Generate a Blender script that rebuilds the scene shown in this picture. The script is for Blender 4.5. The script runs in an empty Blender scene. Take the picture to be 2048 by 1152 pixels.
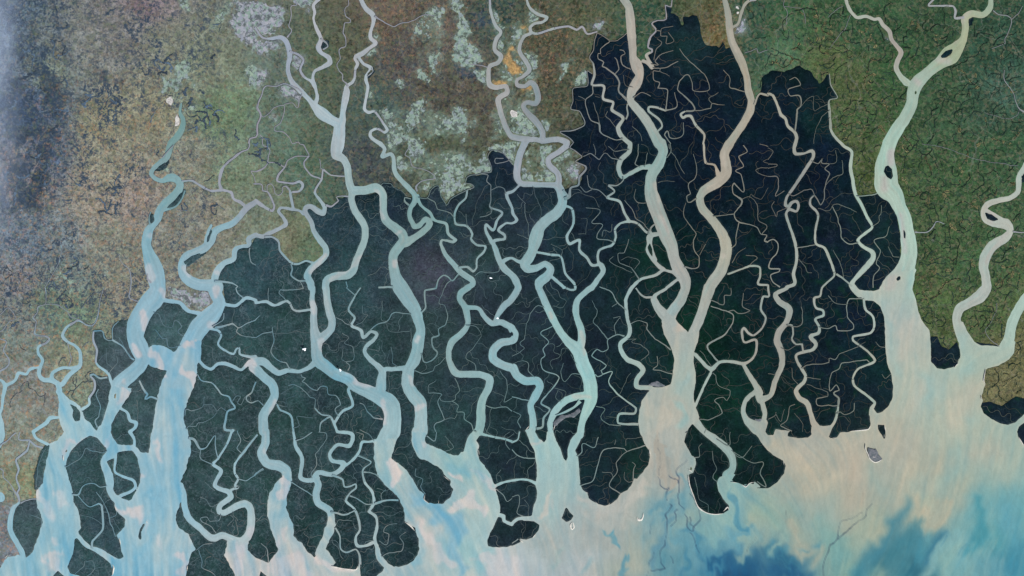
import bpy, bmesh, math, random
import numpy as np
from mathutils import Vector

# ------------------------------------------------------------------ camera, sky, sun, exposure
scene = bpy.context.scene
COL = scene.collection
CAM_H = 60.0                                     # 1 unit = 100 sheet pixels; the sheet is 20.48 x 11.52
cam_data = bpy.data.cameras.new("camera")
cam = bpy.data.objects.new("camera", cam_data)
COL.objects.link(cam)
cam.location = (0, 0, CAM_H)
cam_data.sensor_width = 36.0
cam_data.lens = 36.0 * CAM_H / 20.48
cam_data.clip_start = 1.0
cam_data.clip_end = 1000.0
scene.camera = cam

SUN_EL, SUN_AZ = math.radians(47), math.radians(140)      # low winter morning sun from the south-east
world = bpy.data.worlds.new("World")
scene.world = world
world.use_nodes = True
wn = world.node_tree.nodes
sky = wn.new("ShaderNodeTexSky")
sky.sky_type = 'NISHITA'
sky.sun_disc = False
sky.sun_elevation = SUN_EL
sky.sun_rotation = SUN_AZ
world.node_tree.links.new(sky.outputs[0], wn["Background"].inputs[0])
wn["Background"].inputs[1].default_value = 0.08
sun_data = bpy.data.lights.new("sun", 'SUN')
sun_data.energy = 4.0
sun_data.angle = math.radians(0.5)
sun_data.color = (1.0, 0.96, 0.9)
sun = bpy.data.objects.new("sun", sun_data)
COL.objects.link(sun)
sun_dir = Vector((math.sin(SUN_AZ) * math.cos(SUN_EL), math.cos(SUN_AZ) * math.cos(SUN_EL), math.sin(SUN_EL)))
sun.rotation_euler = sun_dir.to_track_quat('Z', 'Y').to_euler()
scene.view_settings.view_transform = 'Standard'
scene.view_settings.look = 'None'
scene.view_settings.exposure = 0.55
scene.view_settings.gamma = 1.0
GAIN = np.array((1.66, 1.66, 1.72))                # light that a white sheet sends back here

# traced waterways: "river key|tile x,y,width ..." (tile = quarter-size survey sheet, column letter + row digit)
BAY = """A3 -1100,1110 0,1095 20,1050 60,1000 150,985 190,1020 205,1010 260,965 300,850 320,790 345,725 330,680 300,600 290,545 292,465 340,410 352,320 375,220 395,110 385,95 460,65 500,25
A2 510,1150 480,1085 468,1010 472,920 455,840 440,765 470,755 490,765 500,830 560,890 640,950 665,1000 680,1050 725,1080 760,1130 772,1148 790,1110 810,1090 840,1030 865,930 880,830 895,790 1060,800 1030,870 985,930 930,1000 890,1090 885,1150
A3 885,10 920,75 950,102 1060,108 1095,125 1130,160 1190,168 1203,120 1200,60 1213,0 A2 1218,1140 1230,1050 1240,960 1255,900 1275,800 1305,720 1335,665 1260,645 1195,620 1175,600 1185,480 1220,455 1290,460 1350,490 1390,512 1440,475 1470,420 1610,420 1612,530 1605,580 1580,620 1578,690 1550,800 1505,900 1480,1000 1470,1040 1490,1110 1505,1150
A3 1508,40 1532,75 1528,160 1505,250 1478,320 1450,400 1452,560 1445,565 1420,640 1405,700 1430,765 1505,815 1540,880 1562,940 1535,960 1515,1020 1495,1100 1490,1152 1480,1300 1885,1300 1885,1145 1835,1060 1795,985 1815,900 1820,870 1900,860 1990,890 1985,945 2045,1005
B3 0,1008 50,1025 100,1045 130,1010 175,940 160,890 115,770 95,690 88,590 110,490 160,410 210,360 215,320 280,320 290,400 250,510 245,600 265,680 300,740 305,830 330,870 370,890 410,950 465,1000 485,980 505,900 530,840 560,750 575,680 630,650 640,740 620,810 580,880 560,935 600,990 640,1050 610,1075 650,1085 700,1095 800,1100 820,1070 825,1000 835,1100 838,1160 838,1300 970,1300 965,1150 1010,1110 1025,1075 985,1030 960,960 955,900 985,895 1000,990 1040,1030 1100,1080 1170,1075 1250,1035 1290,990 1305,930 1300,850 1270,770 1190,715 1190,680 1180,620 1150,550 1130,510 1050,440 970,350 945,220 945,80 1140,40 1110,110 1085,210 1190,290 1250,370 1310,470 1350,500 1345,540 1380,570 1440,575 1500,570 1550,530 1575,460 1555,420 1560,390 1500,340 1490,300 1400,250 1310,200 1260,120 1245,0 1370,0 1350,90 1400,110 1500,150 1580,185 1620,185 1640,160 1680,150 1690,80 1740,-10 1810,-10 1765,70 1785,110 1775,170 1790,230 1860,310 1890,370 1920,440 1930,500 1950,580 1955,640 1920,720 1880,800 1850,870 1855,915 1900,925 2000,920 2048,905
C3 0,910 70,880 65,855 110,860 160,845 210,790 220,745 180,715 90,712 90,680 160,670 165,620 200,530 200,480 190,430 195,380 200,300 190,230 180,150 140,80 115,0 C2 100,1140 170,1110 200,1110 C3 185,0 215,50 255,85 275,60 280,0 330,0 350,60 385,130 415,210 430,235 445,200 445,130 470,60 520,0 575,0 545,80 505,150 530,200 540,320 550,430 570,470 605,490 615,530 680,575 740,590 790,575 840,540 870,490 920,465 960,420 975,370 1000,375 1040,330 1090,260 1105,200 1090,140 1060,100 1040,40 1020,0
C2 1015,1110 1010,1060 1020,980 1040,900 1090,830 1110,815 1060,790 1200,795 1225,785 1270,770 1285,700 1290,640 1300,580 1280,500 1250,430 1215,370 1200,300 1225,180 1300,235 1330,280 1410,355 1500,350 1490,430 1455,520 1455,600 1470,680 1470,760 1455,850 1460,940 1490,1000 1500,1040 1480,1080 1435,1095 1400,1150
C3 1395,10 1380,80 1405,130 1440,190 1465,200 1475,260 1450,330 1415,340 1420,420 1450,510 1490,600 1550,640 1620,655 1690,650 1735,620 1735,590 1690,540 1650,470 1640,400 1660,360 1720,340 1790,340 1755,390 1800,405 1850,425 1900,410 1935,420 1940,395 1990,440 1960,450 2048,450
D3 20,440 75,400 130,330 140,270 120,230 50,190 0,150 C3 2010,110 1960,30 1930,0 C2 1900,1130 2040,1060 D2 0,1080 D3 -20,0 0,25 45,25 50,0 D2 60,1130 180,1145 D3 160,10 160,35 240,50 320,45 350,20 345,0 D2 350,1100 355,1060 385,1095 440,1105 500,1100 530,1060 545,1070 D3 500,0 490,40 520,55 555,40 575,5 650,0 D2 660,1145 810,1120 820,1090 810,1000 830,940 865,930 845,970 870,1000 910,995 960,950 995,890 1000,790 985,690 950,590 940,480 935,330 930,230 900,150 840,100 770,95 690,20 740,15 840,25 890,10 D1 895,1145 940,1080 1010,1030 1190,1000 1165,1080 1145,1150
D2 1150,0 1180,80 1200,180 1225,250 1290,340 1300,400 1305,590 1350,640 1410,650 1500,625 1520,590 1530,560 1540,540 1525,440 1500,340 1480,300 1560,270 1590,340 1650,430 1700,460 1800,460 1870,472 1890,440 1885,400 1980,430 1970,520 1930,570 1850,620 1765,640 1745,650 1725,740 1740,770 1705,870 1720,900 1705,950 1725,1000 1790,1050 1860,1085 1920,1095 1980,1075 2048,1010 2100,1000 3100,1000
D3 3100,2200 A3 -1100,2200"""

# islands standing in the bay and the estuaries
LAND1 = [
"A3 720,30 780,50 850,130 855,160 820,190 805,230 815,300 850,360 850,440 870,500 915,560 915,600 940,640 1000,700 995,760 930,830 960,880 970,950 990,1000 975,1010 920,1015 860,970 780,935 740,920 690,880 625,805 650,770 640,690 625,620 590,560 590,500 560,400 530,300 530,240 570,150 640,80",
"A3 600,860 590,960 540,1080 560,1130 640,1152 650,1300 885,1300 890,1152 900,1100 880,1050 820,1000 740,950 650,890 615,850",
"A3 985,155 1060,150 1095,200 1110,260 1125,330 1120,400 1090,470 1050,540 1020,560 1000,555 950,510 900,480 890,450 905,400 905,340 880,300 845,240 910,210 930,170",
"A3 430,1152 465,1110 495,1140 540,1170 560,1300 420,1300",
"A3 1170,725 1150,760 1130,800 1130,860 1115,860 1108,840 1120,780 1145,740",
"A2 560,930 610,950 645,1000 640,1060 600,1070 580,1030 590,980",
"B3 40,1115 85,1155 90,1300 20,1300 28,1150",
"C3 435,600 455,630 490,670 480,695 455,715 430,718 400,690 420,640",
"C3 1428,275 1440,290 1435,315 1424,305",
"D2 880,1095 930,1100 940,1152 D3 932,60 905,20 D2 880,1130",
"D2 2060,1070 2010,1110 1995,1152 D3 1998,30 2048,115 2300,200 D2 2300,1000",
"C2 1100,757 1160,747 1215,775 1190,790 1080,790",
]
# islets inside the rivers
LAND2 = [
"A1 1470,380 1440,440 1400,480 1340,515 1345,500 1400,450 1440,400",
"A1 1335,140 1310,182 1255,200 1275,178",
"A1 1205,580 1235,585 1235,615 1210,640 1198,610",
"A1 1630,865 1560,910 1485,968 1472,945 1530,900",
"A1 1700,690 1670,780 1655,790 1660,740",
"A2 930,845 925,890 915,880 915,850",
"A3 540,140 535,160 522,165 525,150",
"B0 925,552 930,572 890,606 893,590",
"B0 565,342 568,365 545,372 530,370",
"D0 1480,392 1470,425 1430,460 1390,465 1382,450 1420,410",
"D0 1190,722 1188,750 1176,758 1174,735",
"D0 1618,140 1615,185 1606,190 1605,160",
"D1 965,172 990,200 1000,260 985,285 955,265 928,225 940,180",
"D1 1082,675 1100,710 1100,758 1090,760 1085,720",
"D1 1058,1060 1060,1080 1035,1098 1028,1080 1040,1062",
"D1 1740,560 1790,565 1835,600 1800,612 1755,600",
"D1 2036,250 2030,290 2024,290 2026,265",
"C2 0,352 10,365 8,385 -8,380 -8,358",
"C2 1945,868 1965,920 1990,960 2005,1010 1995,1050 1970,1065 1910,1040 1870,970 1880,920 1915,880",
"C1 1105,795 1120,840 1125,895 1110,880 1085,830",
"A3 300,445 295,350 320,260 345,170 380,118 384,150 365,240 350,320 345,390 318,442",
]

STROKES = """
r1|A0 1450,830,22 1440,900,30 1465,960,42 1455,1030,52 1420,1090,58 1365,1150,55 A1 1360,20,58 1330,110,60 1270,165,52 1225,200,40 1210,240,35 1240,275,35 1300,295,40 1340,275,58 1375,268,70 1420,290,60 1440,330,62 1420,390,78 1370,440,80 1310,490,72 1280,530,70 1260,590,72 1230,640,62 1190,690,70 1180,740,85 1170,800,80 1190,880,100 1220,960,135 1240,1030,150 1255,1100,140 1262,1150,128 A2 1262,10,130 1235,80,170 1190,130,165 1130,220,160 1095,300,160 1085,400,140 1115,480,150 1140,560,120 1120,620,115 1050,690,122 960,770,130 945,860,130 925,920,120 885,1010,92 850,1100,82 835,1150,95 A3 840,40,110
r1|A1 1480,375,18 1455,440,16 1395,505,18 1310,528,30
r1|A1 1205,545,12 1192,600,14 1200,645,18
r1|A1 1180,1040,14 1180,1080,16 1210,1110,16
r1|A1 1390,10,14 1340,60,14 1300,110,16
r3|A1 2048,465,45 1970,515,55 1920,580,50 1850,640,55 1780,665,55 1720,700,60 1690,770,65 1640,830,70 1560,870,72 1500,900,80 1460,960,72 1460,1030,70 1510,1090,90 1590,1125,90 1680,1130,100 1740,1140,100 A2 1720,30,105 1755,110,100 1740,160,115 1680,230,150 1600,310,160 1545,400,150 1520,480,180 1490,560,200
r3|A1 1690,650,25 1660,720,30 1650,790,40
lk1|A1 1455,297,18 1540,295,20 1590,325,22 1690,375,22 1780,370,24 1850,390,26 1870,440,26 1930,470,28 1970,510,32
lk1|A1 1770,360,30 1755,310,26 1770,220,30 1800,170,20 1870,110,20 1930,65,16 1985,40,14 1995,0,14 A0 1990,1140,16 2000,1110,16 2048,1095,16 B0 10,1075,18 10,1000,18 38,920,18 8,860,16 45,760,14 75,690,14 160,690,13 230,668,13 330,710,14 370,740,14
-|B0 30,1080,14 52,1100,12 52,1150,12 B1 55,10,14 105,40,14 105,100,14 98,150,14 60,195,16 10,215,16 A1 2010,215,12 2030,250,12 2048,310,12 B1 0,320,12
-|B1 98,150,14 170,150,14 232,190,16
lk2|B1 232,185,16 180,250,18 170,295,18 230,310,18 300,315,20 350,300,24 375,330,24 350,375,22 290,385,20
-|B1 232,185,16 260,130,14 330,95,14 425,95,14 400,40,14 380,0,14 B0 355,1150,12 340,1135,12 290,1145,12 275,1110,12 220,1055,12 150,1045,12 150,1015,12 200,980,12 220,900,10 225,840,10 140,860,12 100,910,12 60,935,12 40,925,12
-|B0 225,835,10 290,825,12 330,860,12 345,800,12 370,750,12
-|B1 425,95,16 385,150,16 390,190,16 440,245,16 520,280,18
-|B1 510,120,10 520,170,10 515,190,10 540,205,14
-|B1 540,205,18 590,245,16 640,255,16 710,258,18
r4|B1 535,205,18 525,280,20 470,385,22 520,460,28 550,510,36 540,555,46 500,540,50 440,500,45 400,510,42 395,550,40 440,620,42 465,700,42 510,770,50 555,830,50 560,890,52 500,950,56 440,1000,60 410,1060,60 440,1120,65 440,1150,58 B2 455,0,50 450,100,46 465,180,60 462,250,60 470,350,75 490,420,110
-|B1 560,490,22 600,500,18 660,455,16 645,425,14 690,420,14 740,420,18
lk2|B1 -20,318,12 45,325,14 55,375,14 90,380,14 120,430,20 145,500,20 130,535,20 60,500,30 0,455,38
-|B1 90,380,12 90,330,12 120,315,12 145,345,12 150,390,12 180,410,12 210,380,12 210,345,12 240,335,16 270,370,20
lk2|B1 270,370,20 280,430,24 300,520,24
lk2|B1 380,560,30 350,535,24 300,525,25 200,510,25 180,540,25 220,590,28 240,640,40 200,670,35 140,700,35 90,720,35 60,740,40 0,730,38 A1 2048,725,40 1990,760,45 1990,810,40 1930,820,32 1880,850,45 1870,920,46 1800,950,50 1750,1000,60 1720,1070,62 1715,1120,65
lk3|B1 70,745,20 130,745,20 180,780,20 190,850,20 240,910,20 290,955,22 340,960,20 400,935,20 450,950,22 480,960,24
-|B1 280,960,16 290,1000,16 280,1050,16 340,1090,16 400,1095,18
-|B1 350,1095,12 380,1150,12 B2 380,10,12 200,15,12 190,40,12 240,100,12
lk4|A2 1790,130,30 1890,140,32 1970,80,30 2048,100,30 B2 0,120,28 80,110,28 150,140,28 240,105,25 270,120,22 295,170,20 340,185,22 420,175,26 450,172,26
-|A1 2000,830,14 1995,880,14 2010,940,14 2048,970,12
-|A1 1720,1100,24 1790,1100,20 1860,1110,16 1905,1140,14 A2 1890,0,14 1900,40,14 1950,80,14
-|B2 100,0,10 100,100,10
-|A2 1700,310,14 1780,260,14 1792,200,14
-|A2 1720,320,22 1830,295,16 1860,285,16 1910,320,14 1980,285,14 2048,255,14 B2 0,250,12 30,220,8
-|A2 1905,320,12 1890,350,12 1930,380,12 2048,395,12 B2 0,395,12 60,365,14 130,350,14
-|B2 130,310,8 130,350,14 145,420,14 120,500,14 160,570,14 240,600,14 265,640,16 275,650,18
lk4b|A2 1680,325,30 1750,345,25 1770,380,20 1745,450,20 1800,500,22 1870,530,22 1890,490,18 1915,480,18 1920,530,22 1990,550,25 2040,555,40
lk5|A2 1595,585,30 1640,630,30 1690,650,30 1740,610,30 1800,605,36 1860,625,32 1930,655,28 1980,610,40 2020,600,80
r4b|A2 2010,600,60 2048,590,66 B2 0,590,70 60,590,70 120,640,55 180,680,50 260,660,42 340,670,36 420,640,42 470,600,55
r4c|A2 2030,640,80 B2 10,660,80 70,720,75 130,770,75 150,860,70 110,940,80 60,1020,80 60,1100,85 60,1150,80 B3 75,0,72 75,90,72 45,170,76 90,250,78 180,270,90 240,310,85 250,390,80
-|A2 1580,690,14 1610,740,14 1690,755,14 1730,790,16 1770,850,16 1830,870,16 1850,910,16 1880,960,18 1820,990,20 1800,1080,22 1800,1130,24 1860,1140,20
r2c|A2 1790,1100,20 1800,1135,24 1870,1140,22 A3 1855,0,22 1820,90,22 1740,220,22 1705,260,28 1770,310,36 1720,430,36 1830,480,46 1850,520,50 1760,590,46 1755,640,46 1800,645,50 1900,590,60 1970,575,60 2005,620,60 2010,720,68 1990,820,70 1930,880,75 1840,850,62 1780,830,60 1720,850,60 1680,845,60 1600,770,56 1510,690,56 1480,600,55 1470,500,50 1450,420,34
-|A2 1900,1140,12 A3 1900,0,12 1930,70,12 1895,130,12 1935,170,14
lk6|A3 2060,20,16 1935,180,22 1880,260,22 1880,330,22 1905,375,20 1880,430,20 1910,440,20 1850,465,26
-|A3 1905,375,14 1960,385,14 2030,350,14 B3 0,330,18 60,295,18
-|A3 1510,50,26 1560,60,22 1600,135,18 1650,125,14 1720,30,12 1720,110,12 1745,210,14
-|A3 1605,140,12 1610,210,12 1680,250,12 1705,260,14
-|A2 2048,750,16 2010,840,16 1970,870,16 1975,905,14 2010,920,14 2048,905,14 B2 20,900,10 60,940,14
-|A2 1855,910,10 1900,865,10 1925,870,10 1900,920,10 1930,935,10 1960,870,10
-|A2 1480,1020,14 1490,970,12 1530,985,10 1620,945,8 1635,870,8
-|A2 1630,930,8 1700,940,8 1735,990,8 1770,960,8 1815,985,8
-|A2 1490,1130,14 1510,1105,12 1570,1110,10 1590,1080,10 1690,1045,8 1735,995,8
-|A3 1570,945,10 1630,905,10 1700,890,10
-|A3 1590,940,10 1615,1020,10 1620,1080,10 1720,1150,10 1740,1300,10
-|A3 1770,660,10 1755,710,10 1680,715,10 1660,680,10 1605,690,10 1620,720,10 1680,760,10 1730,810,14
-|A3 1640,400,6 1720,470,8
-|A3 1600,520,8 1650,540,8 1690,590,8 1750,570,10
-|A3 1885,700,6 1900,760,8 1905,820,8 1870,830,10
w2|A1 480,770,6 495,840,8 480,930,8 360,1150,8 A2 365,0,10 365,125,10 305,150,10 300,190,12 265,240,12 290,270,12 280,370,14 370,385,16 395,410,18 370,440,20 310,470,25 305,520,26 340,580,30 315,650,35 315,700,36 350,735,40 410,740,45 470,770,42
w3|A2 830,0,8 800,100,8 780,230,12 740,300,14 690,295,14 630,260,16 540,310,25 500,380,28 540,430,25 600,460,25 640,510,26 640,620,35 580,640,32 500,640,26 420,680,30 415,740,40
w3|A2 635,635,30 560,690,40 500,770,42
-|A2 540,440,12 570,560,12 550,630,14
-|A2 365,130,8 450,135,10 530,180,10 560,220,10 630,255,12
-|A2 0,350,12 30,330,12 80,265,10 125,245,10 65,165,10 0,215,10
-|A2 0,405,12 50,430,14 25,500,14 75,580,16 70,620,16 0,665,16
w4|A2 -40,735,25 10,740,25 40,780,38 25,870,32 15,960,28 0,1010,25 10,1080,45 A3 10,30,60 0,90,45 -40,150,40
w4|A2 50,780,30 120,740,30 150,680,30 210,690,25 240,650,25 310,635,22
w5|A2 470,1035,22 400,1040,35 370,1080,36 265,1150,32 A3 265,0,26 290,50,28 380,98,28
-|A2 380,1030,10 340,960,6
lk7|A2 750,345,18 745,420,18 775,500,20 770,600,22 850,670,26 870,690,26 900,785,26
-|A2 750,345,16 820,345,16 840,400,16 860,415,14 900,415,14 905,320,14 950,265,10
-|A2 900,415,16 980,470,18 1050,560,18 1075,575,20
-|A2 950,390,8 1050,560,10
-|A2 720,700,18 750,690,18 800,720,16 860,715,16
lk8|A2 720,700,16 760,750,18 755,820,20 715,880,22 715,930,25 660,970,32
-|A2 790,810,12 770,850,12 800,950,12 790,1030,14 765,1060,16 780,1115,16
-|A2 935,540,8 940,590,8 910,630,10 870,680,10
-|A2 850,480,6 860,600,8 900,640,8
-|A2 1115,740,16 1160,830,18 1180,850,18 1165,885,16 1200,870,16 1265,890,18
lk9|A2 965,965,26 1020,1000,28 1040,1060,30 1090,1080,32 1080,1120,32 1040,1150,32 A3 1040,0,30 1075,60,28 1075,115,30
lk10|A2 1290,95,42 1350,105,38 1440,120,36 1500,180,36 1600,205,38
-|A2 1230,195,8 1275,210,8 1320,300,8 1380,310,8 1400,260,8 1440,270,10 1460,310,10 1430,350,10 1475,390,10
-|A2 1240,330,8 1300,400,8 1335,400,8 1350,470,10 1445,460,12
-|A1 950,880,8 980,950,10 1030,1000,12 1050,1100,14 A2 1040,0,14 1035,80,14 1110,108,14
-|A3 520,280,14 550,270,12 630,220,10 690,130,10 720,145,10 820,165,10 860,150,12
-|A3 580,500,18 625,500,20 660,440,14 720,410,12 775,425,12 800,440,12 860,430,14
-|A3 625,510,10 720,600,12 790,570,16 815,590,18 825,700,18 825,780,20 740,880,20 740,935,22
-|A3 770,480,10 830,560,10 860,640,12 900,780,12 925,835,12
-|A3 820,640,8 860,640,8
-|A3 640,660,6 740,690,8 820,740,8
-|A3 870,690,10 930,660,10 935,630,10
e3|A3 608,790,32 640,860,26 700,920,26 780,940,36 870,1000,52 960,1055,60
e4|A3 870,170,55 830,240,56 860,320,70 880,400,72 880,470,58 930,540,62 1005,570,62
lk11|A3 925,130,34 925,220,24 920,320,22 980,355,25 1070,390,28 1085,440,28 1050,475,28 965,510,36
w6|A3 240,65,16 215,150,18 130,220,20 150,300,18 130,370,16 155,450,18 140,490,18 155,560,22 110,610,40 85,700,46 85,790,46 130,880,46 175,960,46 192,1030,40
-|A3 0,290,12 30,310,14 25,360,14 80,410,14 140,510,18
-|A3 240,65,20 150,60,16 160,0,12
-|A3 240,70,18 290,110,18 345,125,18
-|A3 0,110,16 130,5,14
-|A3 165,570,16 230,540,14 295,535,14
w7|A3 -40,520,80 0,520,80 2,525,78
-|A3 365,135,8 320,220,8 300,330,8 290,440,10
-|A3 330,760,10 335,690,10 240,660,6
-|A3 560,390,8 580,330,6
-|A3 600,1135,10 670,1070,8 680,1030,6
-|A3 700,1152,12 755,1090,8 740,1030,8 690,1035,8
-|A3 755,1090,8 830,1080,6
r5w|B0 -10,220,20 50,300,20 120,310,26 200,300,38 240,330,46 265,400,46 270,460,40 255,540,36 270,620,40 300,670,46 350,720,46 420,790,42 470,850,60 530,910,100 600,960,80 660,990,80
-|B0 310,0,16 325,40,14 285,50,14 280,120,14 265,210,14 285,240,14 250,300,16
r5n|B0 510,-10,30 460,40,28 470,100,26 460,150,22 485,230,30 520,310,36 500,380,45 520,420,36 580,460,40 590,500,46 540,535,36 470,570,28 455,620,28 470,680,28 490,780,32 470,840,40
r5n|B0 520,310,20 560,345,16 575,370,14 540,395,16
-|B0 300,420,18 340,440,18 380,480,16
lk12|B0 270,410,20 340,440,18 380,480,18 355,560,20 390,620,22 440,650,26 468,695,26
-|B0 740,0,14 740,40,10 715,70,10 725,130,12 755,150,12 755,180,12 710,185,12 700,220,12 695,265,12 715,300,14 720,370,12 670,400,12 675,470,12 645,515,12 660,570,12 690,600,14 690,640,14 720,665,16 735,690,20
r5|B0 835,-10,35 880,70,40 935,120,45 940,180,30 915,260,30 920,310,36 960,345,30 900,390,32 850,430,42 800,450,36 790,470,26 815,510,30 795,550,22 790,620,22 770,660,26 725,690,32 725,740,56 710,820,56 695,900,46 690,960,62 670,1010,90 665,1080,105 655,1150,110 B1 655,0,110 645,50,100 645,90,82 700,120,62 730,180,60 740,260,60 755,340,66 768,380,62 765,450,56 790,530,60 830,590,60 870,660,60 875,730,60 860,800,60 830,870,60 800,940,60 780,1010,66 730,1050,70 640,1060,70 570,1090,66 555,1150,62 B2 560,0,60 570,100,60 590,200,65 610,260,66 600,330,66 540,390,76 490,440,96 485,520,90 500,580,100 560,630,100 640,690,95 740,730,95 800,790,90 900,830,110 1000,880,130 1070,930,150 1095,1020,140 1090,1100,150 1085,1150,150 B3 1070,10,150 1040,80,160
r7|B0 820,460,26 860,510,28 920,545,30 885,600,26 880,640,30 895,690,26 885,760,26 870,840,26 870,880,28 905,900,28 945,890,22 980,930,20 1020,990,22 1050,1040,26 1030,1060,22 970,1030,22 920,1050,24 915,1090,28 960,1130,30 1000,1152,36 B1 1000,5,38 1030,40,32 1010,100,36 1080,80,32 1100,110,36 1110,220,40 1160,290,40 1230,360,46 1270,410,46 1265,470,46 1235,520,40 1230,580,40 1270,660,46 1310,650,46 1360,600,46 1390,640,56 1340,700,56 1270,750,58 1200,790,80
r7|B0 925,545,12 937,572,12 890,612,14
-|B0 950,130,20 1000,160,14 1100,215,14 1160,185,14 1240,170,12 1340,120,10 1430,130,10
r6|B1 775,375,80 870,370,72 960,350,72 1010,390,66 1020,460,66 1020,540,62 1040,610,70 1110,670,76 1170,720,80 1180,770,80 1140,830,80 1100,890,80 1100,970,80 1115,1050,90 1140,1120,120 B2 1160,0,130 1210,80,120 1270,170,100 1300,260,86 1320,340,76 1300,420,96 1290,500,96 1265,580,100 1230,640,90 1215,700,100 1215,780,100 1260,860,110 1310,920,110 1320,1000,100 1320,1080,110 1315,1150,120 B3 1305,0,120 1300,80,110 1340,170,110
-|B1 980,1148,16 1100,1145,20
lk13|B2 1190,640,46 1100,650,40 1040,650,42 1010,670,46
r7s|B2 835,0,16 795,60,16 740,170,18 790,240,22 765,300,26 840,340,30 860,400,28 920,350,28 970,370,28 940,420,32 890,460,38 870,510,36 910,570,40 970,620,46 1010,670,60 1005,740,80 1000,800,90
-|B1 720,1100,16 730,1140,14 B2 720,0,14 795,60,14
-|B2 915,335,14 980,290,14 1050,270,14 1090,210,14 1110,198,14 1245,208,12
-|B2 1010,100,8 1005,210,8 1010,260,8 1050,265,10
-|B2 640,235,10 700,270,10 765,300,12
-|B2 850,140,8 860,200,8 900,210,8 880,240,8 840,285,8 790,300,8
-|B2 1080,470,8 1090,520,8 1090,600,8 1120,620,10 1125,635,10
-|B2 1040,280,6 1060,340,6 1120,350,8 1230,345,8
-|B2 1240,320,8 1235,420,8 1245,440,8
-|B2 735,660,14 750,620,12 720,590,12 775,575,10 775,470,10 710,440,8 740,400,8 690,360,8
-|B2 695,490,8 690,570,8 720,590,8
-|B2 890,485,8 980,505,8 985,460,6
-|B2 1325,195,16 1355,160,16 1350,100,16 1350,20,16 1390,10,16 1440,0,16 B1 1440,1150,16 1460,1090,16 1500,1050,16 1540,1065,16 1570,1090,16 1620,1040,16
-|B1 1510,1150,12 1530,1110,12 1570,1085,12
-|B2 1505,0,8 1465,120,8 1510,140,8 1530,230,10 1520,290,12 1460,330,14 1470,380,16 1410,400,16 1415,480,16 1450,520,16 1420,565,16 1350,590,14 1325,525,12
-|B2 1270,660,14 1340,680,12 1420,660,10 1430,630,10 1515,555,8
-|B2 1590,720,10 1630,820,10 1595,860,10 1600,890,10 1560,910,10 1480,900,10 1470,880,10
-|B2 1380,840,8 1380,790,8 1440,740,8
-|B2 1380,840,10 1490,850,10 1455,910,12 1490,1000,12 1505,1050,12 1440,1080,12 1425,1110,12 1440,1150,12
-|B2 1570,905,10 1620,940,10 1605,990,10 1660,1000,12 1665,1050,12 1720,1090,12 1740,1140,14 1765,1150,16
-|B2 1505,1055,8 1560,1040,8 1590,1050,8 1610,1005,8
-|B2 1680,300,8 1770,320,8 1805,390,8 1740,470,8 1680,560,10 1750,610,10 1760,660,12
r8|B1 1290,415,34 1320,490,26 1390,550,28 1430,610,28 1520,640,28 1540,720,28 1600,770,26 1580,785,26 1490,770,24 1480,800,30 1520,890,36 1580,960,46 1640,1030,50 1730,1090,52 1740,1120,46 1690,1150,52 B2 1700,0,52 1640,40,56 1630,90,46 1670,150,56 1690,220,56 1695,290,46 1650,360,56 1570,430,60 1545,500,50 1550,590,52 1600,680,60 1700,690,60 1800,695,56 1870,730,66 1860,800,66 1815,890,66 1800,970,76 1800,1060,80 1785,1150,72 B3 1770,0,66 1720,60,62 1690,150,60
-|B1 1290,380,18 1280,340,16 1330,290,14 1420,280,14 1430,260,12 1380,220,10 1260,180,10 1230,120,10 1190,85,10 1230,20,10
-|B1 1225,490,18 1190,460,16 1190,430,14 1240,440,14
-|B1 1370,430,12 1430,470,12 1450,520,12 1550,555,12 1590,590,12
lk14|B1 1690,370,16 1680,430,18 1620,490,20 1590,570,20 1600,640,20 1690,660,20 1730,720,20 1720,760,20 1770,810,22 1835,820,22 1820,870,22 1770,920,22 1765,990,22 1740,1020,22 1690,985,20 1620,990,22
-|B1 1690,660,8 1680,560,8
-|B1 1300,430,12 1370,430,12 1400,360,10 1460,335,10 1475,400,10 1525,485,10 1560,440,10 1690,370,12 1745,345,12 1720,320,12 1675,310,12 1690,260,12 1790,245,12 1885,218,12 1870,150,10 1850,110,10 1890,50,10 1980,75,10 2048,160,10
-|B1 1980,115,10 1920,120,12 1920,150,12 2000,140,12 2040,125,10
-|B1 1000,330,10 1020,310,10 1080,312,8 1100,350,8 1160,370,8 1210,420,8
-|B1 1800,240,12 1860,250,12 1850,300,12 1880,330,12 1880,450,12 1870,500,16 1890,520,16
r9|B1 1880,510,16 1970,550,20 1930,610,25 1900,690,25 1840,645,25 1840,700,28 1890,790,40
-|B1 1880,370,10 1940,345,10 1980,355,10 2000,400,12
-|B1 1880,520,10 1880,560,10 1790,585,10
r9|C1 60,330,25 20,370,28 B1 2048,385,30 2005,400,30 2020,450,30 2048,510,26 C1 10,560,26 40,610,26 0,635,22 B1 2000,635,24 1940,690,26 1990,730,26 1990,760,26 1900,780,32 1920,850,46 1950,940,50 1990,1000,60 2048,1050,56 C1 30,1090,62 50,1150,58 C2 30,40,62 -10,100,58 B2 1980,150,60 1930,230,42 1920,280,50
r9|C1 90,950,50 50,940,32 0,915,26 B1 2000,925,36 1960,960,40
-|B1 1750,1055,10 1790,1025,10 1860,1030,10 1940,1020,10 1945,980,12
r9b|B2 1670,155,44 1780,165,36 1820,220,40 1890,285,46 1960,275,52 2048,320,60 C2 0,330,60 25,370,64 10,420,62 B2 1960,440,70 1900,500,70 1900,570,70 1980,620,70 2048,640,70 C2 10,640,72 40,700,70 110,745,70 200,745,70 225,790,66 190,860,70 150,940,56 165,1020,60 170,1100,60 C3 150,20,60
-|B2 1950,660,8 2000,730,8 2005,830,10 1985,910,10 2048,880,10
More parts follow.
